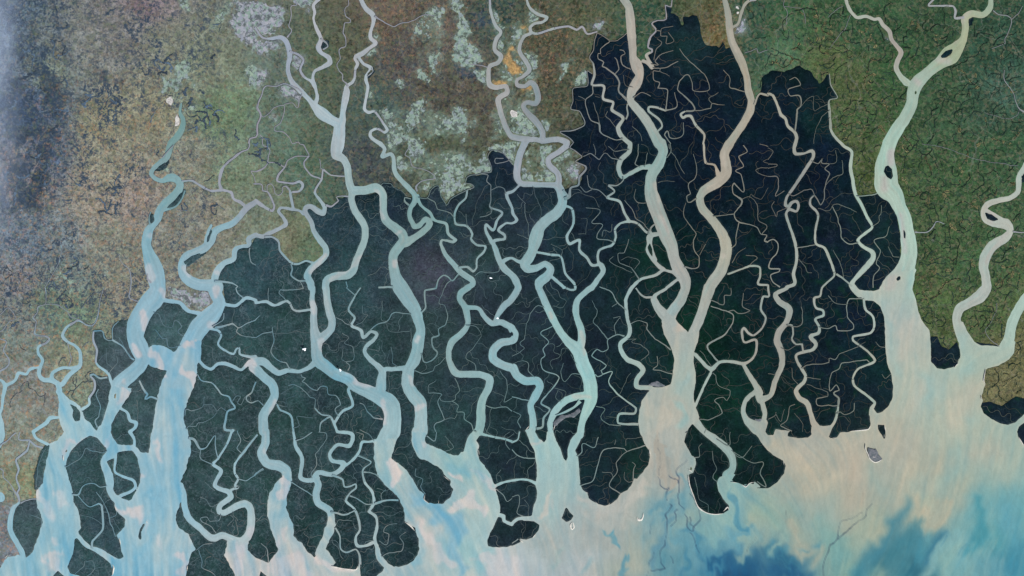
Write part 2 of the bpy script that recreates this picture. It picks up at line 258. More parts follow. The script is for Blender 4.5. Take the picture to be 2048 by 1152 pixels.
-|B2 1840,940,12 1900,960,12 2000,955,12 2048,985,12
lk15|B3 1800,15,26 1900,40,22 1990,55,20 2048,75,20 C3 0,80,18 45,60,16 60,0,16
-|C2 10,985,8 70,1020,10 50,1060,10 70,1120,12
-|C3 0,140,10 40,180,12 110,210,12 190,210,14
lk16|B3 1905,435,30 1980,405,24 2048,390,24 C3 0,390,25 70,380,22 130,385,25 210,420,30
lk17|B3 1920,660,36 1980,675,36 1985,710,30 2048,740,30 C3 0,735,30 50,695,32 170,695,44
-|C3 0,520,8 50,505,10 60,580,10 40,650,10 90,675,14
-|B3 1920,455,10 1980,510,10 2010,555,10 2048,530,10
-|C3 0,890,10 50,855,14
-|B3 2000,60,10 2000,100,10 2030,140,8
-|B3 1930,400,8 1930,350,8 1960,300,6
b3a|B2 170,930,18 190,970,18 270,1010,18 290,1050,18 300,1150,20 B3 300,0,22 310,60,30 320,120,36 370,210,36 360,310,36 360,370,40 430,390,42 490,370,50
-|B3 320,70,16 370,50,14 450,0,12
b3b|B2 470,960,14 520,1010,16 590,1025,20 625,1085,25 650,1150,28 B3 660,0,30 770,20,36 750,110,36 650,105,32 590,180,32 610,230,36 700,250,46 680,300,46 610,340,42 500,325,42 470,360,46 500,420,60 480,500,60 500,570,60 590,630,60 600,700,58 590,790,62 540,890,60 500,970,60
-|B2 260,780,10 300,770,10 380,810,10 430,870,10 475,890,10 470,960,14
-|B2 590,1030,20 560,1045,18 520,1080,16 510,1150,12
lk18|B2 805,800,22 740,810,26 775,940,26 690,990,26 630,1080,24
-|B2 360,690,12 370,710,12 400,720,12 370,750,12 490,820,12 520,785,12 570,790,12 580,850,12 640,860,12 680,935,12 640,970,12 660,1030,14
-|B2 1015,1050,16 940,1040,14 900,1000,12 860,930,10 830,920,10
-|B2 180,935,12 250,945,6 240,890,6 320,860,6
-|B2 300,1120,10 350,1100,8 330,1030,8 460,1040,8
-|B3 500,0,10 560,10,10 570,50,10 520,120,10 480,180,10 490,210,10 480,280,10 440,330,12 450,370,14
-|B3 285,400,14 350,440,14 455,510,14
lk19|B3 710,275,26 780,220,26 830,150,26 850,80,26 900,80,22 955,70,26
lk20|B3 820,190,14 920,240,14 860,300,16 870,400,22 930,480,25 945,570,26 920,610,30 905,635,28 960,680,26 970,750,26 950,860,32 970,930,36 980,1000,42 1030,1065,44
-|B3 860,320,16 930,325,14 985,360,14
-|B3 950,575,22 1020,550,18 1140,545,18
-|B3 1010,550,10 1000,500,10 1040,460,10
-|B3 750,510,16 830,545,14 880,575,14 940,575,16
lk21|B3 610,345,20 690,380,16 710,440,16 800,415,18 800,450,18 750,490,18 720,550,22 790,620,22 820,700,20 830,790,22 800,840,25 810,910,28 880,910,28 945,880,36
-|B3 600,640,18 730,660,16 795,625,16
-|B3 635,765,16 670,830,16 680,930,16 720,960,16 800,940,16 825,980,18 835,1060,22
-|B3 985,870,10 1040,895,10 1060,820,10 1020,800,10 1050,745,8 1130,730,8
-|B3 1005,1000,12 1060,965,10 1160,950,10 1180,890,10 1150,840,8 1200,800,8
-|B3 100,1045,16 90,940,10 40,890,8
-|B3 1355,495,12 1310,440,10 1330,380,10 1270,350,8 1280,290,8
-|B3 1365,30,14 1430,70,14 1445,0,12
-|B3 1510,155,10 1580,125,8 1510,30,6
-|B3 870,900,8 880,875,8 945,870,10
-|B3 640,740,8 660,700,8 770,710,8
-|B3 850,60,10 860,20,8 800,0,8
-|B3 945,70,10 900,20,10 830,-20,8
-|B3 10,330,8 60,295,14
k0|C0 115,-10,20 140,60,25 200,110,28 280,140,30 250,175,26 180,190,26 145,220,30 150,265,30 100,290,30 70,340,30 60,410,36 110,490,36 140,560,36 90,610,30 40,640,30 40,680,36 100,690,36 150,660,40 185,690,50 210,780,50 190,830,46 120,820,40 90,850,40 130,910,50 190,970,55 240,1050,50 245,1125,50
k0|C0 240,1130,46 370,1115,50 440,1140,50 C1 440,10,50 380,60,46 290,120,46 300,170,50 360,230,50 375,280,50 370,330,60
k1|B0 1870,-10,20 1880,100,25 1920,210,30 1960,260,28 1920,320,36 1910,400,36 1960,450,40 1940,500,36 1870,530,36 1860,590,36 1870,680,46 1920,700,42 2000,690,36 2010,740,42 1940,790,46 1950,870,46 1980,970,46 2020,1060,46 2048,1095,50 C0 80,1110,50 160,1115,46
k1|C0 170,1110,44 250,1130,44
k1|C0 130,1120,44 100,1150,56 C1 100,0,60 65,80,56 45,170,60 40,260,60 70,315,52 170,325,48 340,330,52 370,340,70 395,400,72 405,470,80 360,550,90 280,610,90 220,670,95 190,760,110 165,850,82 130,920,90 100,960,80 130,1000,70 200,990,60 270,960,52 310,1000,62 280,1060,80 220,1110,80 215,1150,60 C2 215,0,56 260,100,62 320,230,62 380,340,62 450,430,76 530,500,110 570,620,115 610,700,110 630,800,115 630,900,105 600,980,85 560,1080,60 550,1150,62 C3 545,30,60
k1|C2 590,860,70 450,890,60 350,980,60 305,1080,52 310,1150,50 C3 305,20,50
-|B0 1715,515,12 1780,520,12 1855,540,14
k2|C0 150,260,26 200,270,22 330,230,22 450,210,20 520,240,20 560,215,18 600,270,18 680,255,16
k3|C0 650,510,16 660,600,20 640,680,22 735,690,24 730,790,24 810,820,26 800,880,28 890,945,30 850,1020,36 870,1080,40 930,1140,42 C1 945,0,42 940,60,42 870,130,42 855,200,42 885,265,36 960,230,36 1040,190,40 1100,185,50
-|C0 680,265,12 660,340,12 655,400,12 620,460,14 650,510,16
-|C0 645,690,12 640,750,12 590,800,10 600,870,12 630,960,12 700,990,16 705,1050,16 730,1080,14 830,1120,14 890,1110,18
-|C0 530,770,8 560,780,8 590,800,8
-|C0 640,590,12 600,565,10 605,690,10 490,708,10 490,800,10 470,870,12 540,890,14 580,990,14 480,1045,14 385,1055,12 470,1115,12 490,1140,12 C1 460,30,12 560,100,14 510,140,14 590,190,16 540,270,18 535,330,20 470,350,22 460,420,26 420,440,28
-|C1 410,370,18 450,420,18
-|C0 920,800,20 890,770,18 850,730,16 860,660,16 820,590,18 720,530,14 730,500,14 690,470,12 690,430,12 710,430,12 710,390,10 770,340,10 780,325,10 830,325,10 920,265,10
-|C0 680,262,10 740,290,10 780,325,10
-|C0 825,590,12 855,555,12 840,480,12 820,460,8
-|C0 950,555,14 880,520,12 870,450,12 905,430,10 890,405,10 860,400,8
-|C0 925,830,18 920,860,16 930,910,16 910,955,18
-|C0 830,1020,8 790,970,8 750,930,8 765,890,6
-|C0 665,770,6 700,780,6
-|C0 700,990,10 690,920,8 650,820,6
r11|C0 895,-10,70 935,60,66 945,150,76 955,260,76 965,370,66 970,460,66 1000,530,100 1020,600,72 1000,660,86 960,730,76 950,810,62 1000,870,72 1080,970,76 1130,1060,80 1180,1150,92 C1 1190,0,96 1210,60,76 1180,150,92 1120,250,92 1110,350,100 1130,450,120 1180,580,120 1210,660,120 1240,740,120 1280,830,100 1300,920,90 1340,1010,110 1380,1080,100 1390,1150,80 C2 1390,0,76 1350,100,86 1290,180,92 1250,260,110
r11|C1 1170,720,36 1100,740,46 1090,800,26 1080,850,26 1120,920,28 1190,990,40 1215,1005,36
r11|C1 1110,740,40 1110,800,28 1130,880,28 1150,930,30
-|C1 1095,720,18 1110,670,16 1145,640,16
-|C1 1085,700,12 1100,690,12 1110,670,12
r11|C1 1205,1005,26 1290,1030,28 1335,1070,34
k4|C1 1210,1005,30 1150,1050,30 1030,1085,26 960,1150,36 C2 930,50,30 910,100,30 925,250,32 945,330,36 930,390,36 870,440,36 870,490,36 920,570,42 1010,610,46 1050,660,46 1000,730,42 1000,790,42 1110,800,42
r11|C1 1330,1080,30 1240,1150,30 C2 1230,10,30 1150,55,32 1135,90,52 1170,160,72 1220,220,85
-|C2 990,0,18 1050,65,18 1130,75,20
k5|C1 1110,700,22 1080,710,22 1010,640,22 950,620,26 870,635,22 825,680,22 830,750,22 800,810,26 700,850,22 690,940,28 720,980,46 730,1020,46 690,1080,46 640,1150,52 C2 630,0,50 530,90,52 510,170,56 520,240,52 550,320,62 560,400,66 545,480,75
k5|C1 940,620,30 900,550,24 860,460,24 760,430,22 820,380,18 770,330,18
-|C1 770,330,18 850,330,14 890,290,14 890,265,16
-|C1 765,435,14 700,370,14 640,360,10 610,340,10 600,250,8
-|C1 545,340,10 590,385,10 640,365,10
k6|C1 420,490,24 480,520,22 490,640,22 440,740,26 460,800,30 540,770,26 540,850,26 600,910,28 640,970,26 700,965,30
k7|C1 190,865,24 300,885,22 390,900,20 430,1040,20 500,1120,22 C2 505,10,20 470,15,20 410,-10,24
k7|C1 320,1065,30 420,1150,28 C2 415,0,28
-|C1 570,100,10 630,75,12 700,130,12 740,75,10 800,120,10 880,128,12
-|C1 665,90,8 670,50,8 650,0,6
-|C1 770,20,8 830,55,8 940,45,10
-|C1 1025,188,12 985,155,12 1015,80,10 1010,0,8
-|C1 1060,185,10 1085,70,8
-|C1 590,510,8 710,530,8 640,630,10 720,650,10 680,750,12 750,760,14 825,790,16
-|C1 720,740,8 735,690,8 790,700,8 800,640,6
-|C1 935,760,8 900,870,10 850,880,10 870,950,10 960,990,10 1020,1085,16
-|C1 960,1030,8 830,970,8 780,930,8 810,900,6
-|C1 870,930,6 930,900,6 1020,940,8 980,1000,8
-|C1 1100,690,12 1050,640,10 990,590,10 960,520,10 900,450,8
-|C1 1080,470,10 1010,470,10 980,430,8 990,360,6
-|C1 1480,435,16 1410,465,14 1400,420,14 1430,400,10 1415,320,12 1460,270,10 1470,180,8 1450,80,6
-|C1 1380,985,18 1480,985,14 1500,900,12 1455,850,12 1450,770,10 1470,720,10 1380,580,8 1390,470,6
-|C1 1500,890,8 1550,800,8
-|C1 1265,0,10 1270,60,10 1240,110,12
-|C1 1270,60,8 1330,140,8 1380,240,6
-|C1 1165,310,8 1220,290,6 1300,300,6
-|C1 390,900,10 400,850,6 310,800,6
-|C1 170,340,6 200,440,6 230,520,6 215,620,6
-|C1 100,480,8 110,580,8 130,640,8 130,740,8
-|C1 40,400,6 110,480,8
-|C1 130,760,8 40,720,6
-|C1 590,720,6 600,600,6 550,600,5
-|C1 530,720,8 590,720,6
r12|C0 1700,-10,40 1730,120,56 1740,220,60 1760,330,60 1810,440,70 1850,530,66 1880,630,56 1890,720,60 1915,810,62 1905,890,70 1850,990,66 1790,1080,66 1740,1150,72 C1 1740,0,80 1700,80,76 1710,160,86 1710,240,90 1640,310,90 1540,370,76 1505,430,66 1520,510,70 1580,580,70 1650,670,76 1700,760,90 1715,850,96 1700,930,96 1670,1020,96 1610,1100,100 1580,1150,92 C2 1580,0,100 1540,130,86 1500,250,82 1440,380,82
k8|C0 1755,225,22 1810,190,24 1830,120,24 1860,40,26 1890,10,22 1950,0,16
k9|C0 1390,890,18 1350,915,22 1370,945,24 1390,930,26 1430,930,26 1470,1000,22 1540,1080,22 1530,1150,22 C1 1535,0,22 1550,150,22 1620,170,20 1650,240,42
-|C0 1390,890,18 1460,880,16 1400,790,16 1320,720,14 1340,650,14 1410,600,12 1440,660,10 1450,720,10 1500,730,10 1580,710,10 1540,600,10 1380,450,8 1340,390,6
-|C0 1465,885,12 1590,870,12 1600,830,12 1700,840,6
-|C0 1600,830,8 1580,790,8 1650,740,6
-|C0 1860,735,14 1745,700,12 1745,630,10 1690,560,8
-|C0 1270,1150,14 1215,1080,14 1240,1050,14 1260,1100,12 1340,1100,10 1370,1070,10 1370,980,8
-|C1 1255,0,10 1260,40,10
k10|C0 1050,490,32 1090,510,30 1120,545,28 1130,540,26 1100,490,26 1075,440,26 1120,415,20 1120,395,18 1090,380,18 1110,300,16 1155,245,16 1120,190,14 1160,165,14 1235,150,14 1225,40,14 1270,55,12 1280,0,12
-|C0 1130,545,14 1230,540,12 1330,490,10
-|C0 1115,515,12 1170,520,12 1145,490,12 1200,430,10 1290,405,8
-|C0 1135,480,10 1150,400,10 1200,340,8 1160,310,6
-|C0 1155,245,12 1190,250,12 1190,285,10 1240,290,10
-|C0 1190,250,10 1195,225,10 1290,210,8
-|C0 1240,290,8 1240,350,8 1300,330,8 1250,260,8
-|C0 1230,885,16 1240,720,12 1160,710,12 1180,660,12 1140,640,10 1130,570,10 1180,570,10 1185,545,10
k11|C0 1165,1050,18 1200,1010,20 1180,960,20 1095,890,20 1095,860,20 1150,860,20 1230,885,18
-|C0 1230,885,16 1320,850,12 1300,740,8
-|C0 970,785,12 1040,740,10 1110,770,10
-|C0 970,700,6 910,680,6 890,600,5
-|C0 1180,570,8 1260,610,6
-|C0 960,1010,6 1010,1050,8 1040,1130,8
k12|C0 1940,840,20 1960,780,18 1985,750,20 2048,765,20 D0 0,750,20 40,765,25 75,840,26 105,920,28 140,950,28 160,1010,28 215,1060,30 230,1100,32 220,1150,32 D1 210,40,32 220,80,30 290,75,24 355,55,28 365,100,32 310,190,32 220,330,30 150,430,26 140,490,28 165,505,30 190,470,26 230,460,26 245,490,24 230,540,26 170,525,30 145,560,26 170,650,26 200,730,28 225,830,28 230,930,28 205,1040,30 215,1120,32 150,1145,30 D2 150,5,32 60,50,40 90,110,50 170,170,56 150,270,50 90,350,56 75,430,60 110,520,56 110,620,50 60,740,46 20,860,46 C2 1990,900,60
-|D0 215,1050,16 235,880,16 265,850,14 250,770,14 180,770,12 165,720,12 210,700,10 260,680,10 215,620,8 170,640,8
-|D0 265,850,8 360,770,6 370,890,6 480,830,6
-|D0 495,880,8 430,930,8 370,1080,6 365,1150,6
k13|D0 490,590,10 500,680,12 555,780,12 490,800,14 495,880,20 500,1030,22 540,1100,24 590,1150,26 D1 610,20,26 670,60,28 660,180,30 680,300,32 700,400,30 750,490,30 790,580,30 835,665,26 780,715,28 720,770,26 760,820,32 840,870,42 840,920,50 770,1000,50 690,1090,36 670,1130,52 D2 750,60,60 850,70,80
-|D1 -10,785,14 40,760,14 80,800,14 70,870,14 30,920,14 10,990,16 95,1000,16 90,1020,14 20,1045,14 40,1100,14 95,1145,16
-|D1 0,785,16 C1 2020,775,16 2040,730,14 1990,720,14 1960,670,14 1900,640,14 1815,630,14 1780,560,14 1840,460,16 1770,390,14 1775,310,14 1850,380,12 1830,240,12 1790,215,12 1850,180,12 1810,100,12 1880,60,10 1850,10,10
-|C1 1610,580,12 1780,560,10
-|C1 1815,630,12 1790,750,12 1790,800,12 1760,830,12
-|C1 1840,440,8 1900,430,6 1960,480,8 1970,600,8 2030,660,8 2000,720,10
-|C1 1900,430,6 1910,400,6 1990,440,6 2048,350,6
-|C1 1980,0,8 2048,20,8
-|C1 2048,190,8 1940,205,10 1960,230,8 2048,260,8
-|C1 2048,120,6 2010,140,6 2048,155,6
k14|C1 1730,1040,20 1880,985,18 1900,975,18 1980,985,20 1985,1060,20 1970,1120,20 2048,1130,20 D2 0,0,20 10,60,20
k14|D2 10,60,18 C2 2048,70,20 2010,70,20 1990,170,20 2030,240,20 2000,320,20 1930,380,22 1890,360,24 1855,320,24 1840,350,24 1860,435,22 1950,415,24 1955,500,24 1930,560,24 1860,605,30 1760,590,28 1660,595,30 1600,650,42 1560,630,32 1465,530,32
-|C2 1650,590,18 1560,460,16 1690,380,16 1765,290,14 1770,220,12 1725,190,12 1590,145,14
-|C2 1725,190,12 1770,175,12 1810,200,10 1915,180,10 1840,140,10 1850,40,8
-|C2 1595,98,12 1690,130,10 1700,60,10 1755,60,8 1750,0,6
-|C1 1760,950,10 1800,880,6 1870,830,6
-|C1 1900,970,8 1960,910,8 1870,890,6
k15|C2 1595,670,24 1530,800,26 1465,950,26
k16|C2 1850,610,28 1900,700,42 1950,780,52 1980,840,62 1970,880,50 2000,920,42 2020,1000,50 2000,1080,62
k16|C2 1950,830,46 1880,890,42 1850,980,42 1880,1060,60 1960,1120,110
-|C2 1500,1050,14 1600,1045,12 1690,1000,12 1620,900,10 1690,870,10 1720,900,8 1750,820,8 1650,780,8 1630,700,8 1605,680,10
-|C2 1600,630,8 1540,540,6 1500,500,5
k17|C2 1460,1060,70 1540,1150,52 C3 1600,40,62 1700,120,70 1760,200,62 1765,290,62 1720,350,84
-|C2 1270,495,16 1120,385,12 1080,330,12 1080,280,10 1020,260,8 950,285,8
-|C2 1290,690,14 1190,660,12 1130,650,12 1165,620,10 1160,545,8
-|C2 1030,580,8 1090,520,8 1020,450,8 960,430,6 1000,405,6 930,410,8
-|C2 700,-10,12 790,35,12 845,120,14 915,178,14
-|C2 900,385,16 830,375,14 765,410,14 770,490,12 720,515,12 680,490,12 640,540,12 750,620,12 710,660,12 725,690,12 685,710,12 665,690,12
-|C2 765,410,12 700,320,10 650,270,8 680,180,8 640,100,6
-|C2 830,375,12 820,300,10 865,230,8 810,240,8
-|C2 800,150,8 845,120,8
-|C2 725,690,14 800,670,14 770,750,14 840,840,16 990,960,18 980,1000,20 860,1010,22 850,1080,22 1010,1090,24
-|C2 870,1100,12 760,1090,8 710,1040,8 740,970,8 670,945,8
-|C2 260,155,10 200,140,10 120,270,8 105,400,8 70,440,8 100,480,8 0,545,8
-|C2 325,305,10 230,360,12 295,430,12 250,490,12 265,540,12 235,570,12 250,650,14 375,720,14 230,920,16 305,970,16 255,1040,18 240,1110,20 195,1125,22
-|C2 545,690,10 480,690,8 420,750,8 390,680,8 410,600,6
-|C2 180,715,10 135,660,10 130,600,8 85,580,8
-|C2 85,580,8 0,610,6
-|C2 0,870,12 60,880,12 135,900,14
-|C2 350,1020,14 430,990,20 500,950,20 545,905,34
-|C2 340,800,6 430,830,6 390,920,6
-|C2 860,850,6 920,720,6 950,680,6
-|C2 330,140,6 400,160,6 440,100,6
-|C2 470,530,6 520,610,6
-|C3 520,195,12 560,160,12 570,100,12 660,120,12 690,40,10
-|C3 545,430,14 640,390,14 690,270,12 720,150,12 780,130,12 900,130,12 920,155,12 1070,105,14
-|C3 870,495,12 780,420,12 840,310,10 830,240,10 870,200,10 920,155,10
-|C3 968,380,12 975,300,12 990,265,10 960,240,6
-|C3 720,320,6 790,330,8 810,370,8
-|C3 970,390,8 930,400,8 900,370,6 900,320,6
-|C3 1460,205,14 1500,200,12 1490,120,8 1520,90,6
-|C3 1645,400,10 1610,370,10 1640,290,8 1610,230,8 1600,150,6
-|C3 1640,60,12 1730,110,10 1745,0,8
-|C3 1760,150,10 1830,200,10 1890,150,8 1920,110,6
-|C3 1775,160,10 1830,200,10 1910,245,10 2010,240,10 1990,330,10 2030,440,12 1960,395,12
-|C3 910,110,8 920,60,6 1040,40,8
-|C3 820,100,8 830,60,6
-|C3 1570,640,6 1570,580,6 1500,540,6 1480,440,8 1460,360,10
-|C3 1540,10,6 1560,-40,6
lk22|D2 140,300,22 190,300,18 200,370,18 190,410,18 225,450,18 270,450,20 280,510,22
-|D2 105,480,8 160,500,8 220,460,8
k18|D1 370,410,14 340,440,20 340,490,24 400,560,22 380,690,22 385,800,24 450,830,26 510,960,26 530,1050,20 470,1110,18 430,1150,18 D2 415,65,20 370,80,22 385,160,22 440,180,24 445,220,24 380,250,26 410,310,26 405,360,30 340,390,34 385,450,36 360,495,32 280,515,30 225,540,26 240,600,28 300,700,30 290,750,34 225,820,42 250,880,46 310,920,46 340,1000,42 365,1080,52 410,1140,70
-|D1 370,410,14 420,490,14 440,450,12 460,330,12 490,240,10 450,200,10 490,160,10 430,150,10 440,110,10 400,160,10 350,140,10
-|D1 490,160,8 540,140,8 540,50,6
-|D1 460,330,8 520,270,8 600,230,8 590,130,6
-|D1 370,410,10 350,360,12 300,365,12 200,415,10 160,395,10
-|D1 130,375,10 60,420,10 85,350,12 75,265,12 0,260,10
-|D1 0,195,8 70,170,10 0,160,8
-|D1 0,30,6 45,60,8 0,125,8
-|D1 160,510,8 70,545,8 65,580,8 30,500,8 50,460,8
-|D1 545,1040,16 610,1080,16 670,1140,20
-|D1 605,1075,8 590,1000,8 555,920,8 520,850,6
-|D1 235,830,12 380,805,12
-|D1 725,790,12 650,795,12 590,750,12 575,640,12 515,500,10
-|D1 400,515,8 490,530,8 530,480,8 710,545,6
-|D1 710,420,12 830,410,14 875,395,14
-|D1 835,660,8 890,620,8 895,580,8 910,570,8 905,490,6
-|D1 840,1150,12 840,1060,10 890,990,10 865,960,10 900,850,10 850,775,10 940,740,8 970,660,6
-|D1 1050,905,8 1000,900,8 960,820,6
-|D1 245,920,8 290,980,8 310,1030,6 350,1030,6
k13b|D2 765,85,20 780,170,22 840,230,22 850,310,22 820,360,20 680,390,20 680,420,20 800,510,20 855,585,22 720,650,22 680,720,22 690,780,22 790,860,24 855,920,26 830,960,38 825,1010,40
-|D2 755,85,14 650,85,12 635,110,12 630,230,12 680,280,12 680,325,12 555,345,12 540,300,12 480,325,12 410,315,14
-|D2 270,645,14 310,615,12 490,600,12 490,565,10 540,575,10 570,530,8 720,470,8
-|D2 810,595,12 790,575,12 590,605,10 570,650,10 510,680,10 495,820,12 545,770,12 575,820,14 530,840,16 565,880,18 560,950,20
lk23|D2 565,880,18 560,950,20 545,1040,26 500,1130,28 D3 480,10,40
-|D2 555,940,12 400,935,12 390,885,12 480,870,10 480,830,8 310,770,6
-|D2 550,1010,12 575,990,10 610,1010,10 680,980,10 690,920,10
-|D2 310,715,10 390,725,8 420,730,8
-|D2 150,300,12 260,295,10 280,200,10 265,150,8
-|D2 190,1145,14 100,1100,12 150,1050,10 170,950,8 215,930,8
-|D2 0,1050,10 60,1020,8 60,990,8 100,1070,8 130,970,6
-|D2 480,60,8 540,120,8 635,130,8
-|D2 980,690,8 935,720,8 910,690,6
-|D2 935,475,8 890,465,8 860,430,6
-|D2 0,685,8 60,695,8
-|D2 240,770,8 200,730,8 190,640,6
-|D2 720,465,8 780,430,4
-|D2 210,1000,5 270,1080,6 275,1150,6
d0|D0 620,-10,28 650,70,30 710,140,30 780,130,30 850,155,28 890,150,30 920,200,36 970,250,36 985,310,36 1030,370,36 1065,420,42 1040,480,42 1025,540,42 1060,610,46 1110,660,62
r10|D0 1785,-10,40 1775,60,50 1720,120,50 1630,110,60 1580,150,70 1580,220,56 1560,320,68 1500,400,120 1460,440,150 1380,500,105 1280,580,90 1190,670,112 1160,750,100 1150,830,96 1110,920,100 1050,1010,105 1000,1090,110 970,1150,116 D1 970,0,112 950,80,122 940,170,165 945,260,188 950,340,190 1010,410,150 1050,500,112 1090,590,112 1110,690,112 1125,790,130 1130,880,130 1110,970,142 1080,1060,190 1030,1150,250
-|D0 1330,-10,16 1285,45,18 1480,50,18 1500,90,22 1495,145,18 1570,140,34
-|D0 1800,85,14 1850,115,12 1920,125,12 1950,155,10 1935,230,8 1900,310,8 1900,350,8 1790,390,6
-|D0 1950,155,8 2010,100,8 2035,50,6
-|D0 1890,560,6 1890,640,8 1960,740,8 2000,850,12 2048,895,18 2200,930,18
-|D0 2010,860,8 1990,920,6 1900,950,6 1730,900,5
-|D0 125,50,7 155,100,7 145,200,5
-|D0 130,0,7 125,50,7 270,70,6 300,190,5
-|D0 660,120,6 620,230,6 580,270,6 500,380,5
-|D0 600,50,6 550,70,6 480,140,5
-|C0 1860,425,8 1960,390,8 1970,420,8 2048,400,6
d1|D1 2100,80,40 2048,190,42 2010,270,52 2000,380,42 1940,430,46 1850,450,46 1760,480,52 1720,540,42 1740,610,46 1810,640,52 1900,640,90 1940,690,52 1900,750,72 1800,810,86 1740,900,90 1725,980,82 1740,1060,72 1750,1150,82 D2 1735,20,92 1690,70,105 1610,120,82 1540,160,82 1510,230,72 1520,310,76 1560,400,100
d1|D1 1740,530,38 1800,560,26 1850,590,30 1890,620,50
d2|D2 2200,-100,70 2048,100,80 2000,180,82 1950,290,86 1930,400,88 1900,480,110
-|D1 1175,705,16 1260,708,14 1320,660,14 1350,620,12 1410,640,10
-|D1 1960,702,16 2048,705,14 2200,720,14
-|D1 1230,0,4 1430,40,5 1700,130,5 2000,175,5
-|D2 1850,470,10 1780,420,8 1740,350,6 1820,200,6 1830,120,5
"""
FOREST = [
"A2 745,345 820,345 850,410 900,410 905,320 950,265 1030,250 1060,200 1250,130 1300,110 1440,130 1500,190 1590,215 1720,200 1790,120 1790,0 A1 1740,1090 1720,1080 1800,960 1880,900 1900,840 1990,820 2048,745 B1 60,750 130,745 180,780 190,850 240,910 290,955 340,960 400,935 460,955 570,890 570,830 480,730 440,620 405,560 405,525 440,505 540,570 570,500 600,500 650,470 660,430 740,420 775,395 860,410 1000,390 1005,330 1020,310 1080,312 1100,350 1160,370 1200,420 1230,430 1270,430 1370,430 1400,360 1460,335 1475,400 1525,485 1560,440 1690,370 1745,345 1720,320 1675,310 1690,260 1790,245 1885,218 1870,150 1850,110 1890,50 1980,75 2040,150 C1 0,165 30,180 40,300 70,340 340,350 410,375 470,350 535,330 590,190 510,143 565,100 460,32 C0 490,1145 470,1115 385,1055 480,1045 580,990 535,890 470,870 490,800 490,708 605,690 600,565 650,600 655,520 620,460 655,340 680,262 740,290 780,325 830,325 915,265 990,280 1000,490 1060,485 1075,440 1090,415 1090,380 1110,300 1155,245 1120,190 1160,165 1235,150 1225,30 1270,60 1275,100 1330,130 1350,200 1370,205 1370,140 1440,130 1480,125 1485,160 1510,210 1520,290 1550,355 1600,370 1640,360 1655,385 1690,325 1710,390 1760,380 1800,440 1850,540 1880,650 1900,740 1945,830 1985,745 2000,700 2000,620 2048,585 D0 0,575 30,560 130,575 250,525 270,545 350,580 400,665 415,680 470,595 490,595 500,680 560,780 490,800 495,880 500,1030 590,1150 D1 610,10 675,60 660,180 685,300 715,420 870,395 930,420 1010,500 1040,620 1060,780 1060,900 1050,980 940,1090 D2 1050,0 1100,300 1120,900 D3 1200,600 0,1400 A3 130,1400 200,1015 130,900 85,790 95,650 165,570 290,535 285,440 295,330 325,200 385,100 480,60 A2 600,1100 660,970 715,930 715,880 760,820 760,750 720,700 750,690 860,715 850,670 770,600 775,500 745,420",
"D2 1290,395 1350,390 1400,470 1450,495 1510,435 1530,470 1555,550 1500,660 1400,680 1280,600",
"D2 1690,920 1780,910 1870,940 1920,910 1970,870 2048,880 2300,900 2300,1000 2000,1110 1860,1110 1690,1000",
"D2 1620,400 1690,440 1790,447 1870,472 1800,490 1690,490",
"A3 305,450 285,440 325,200 375,110 390,150 360,400",
]
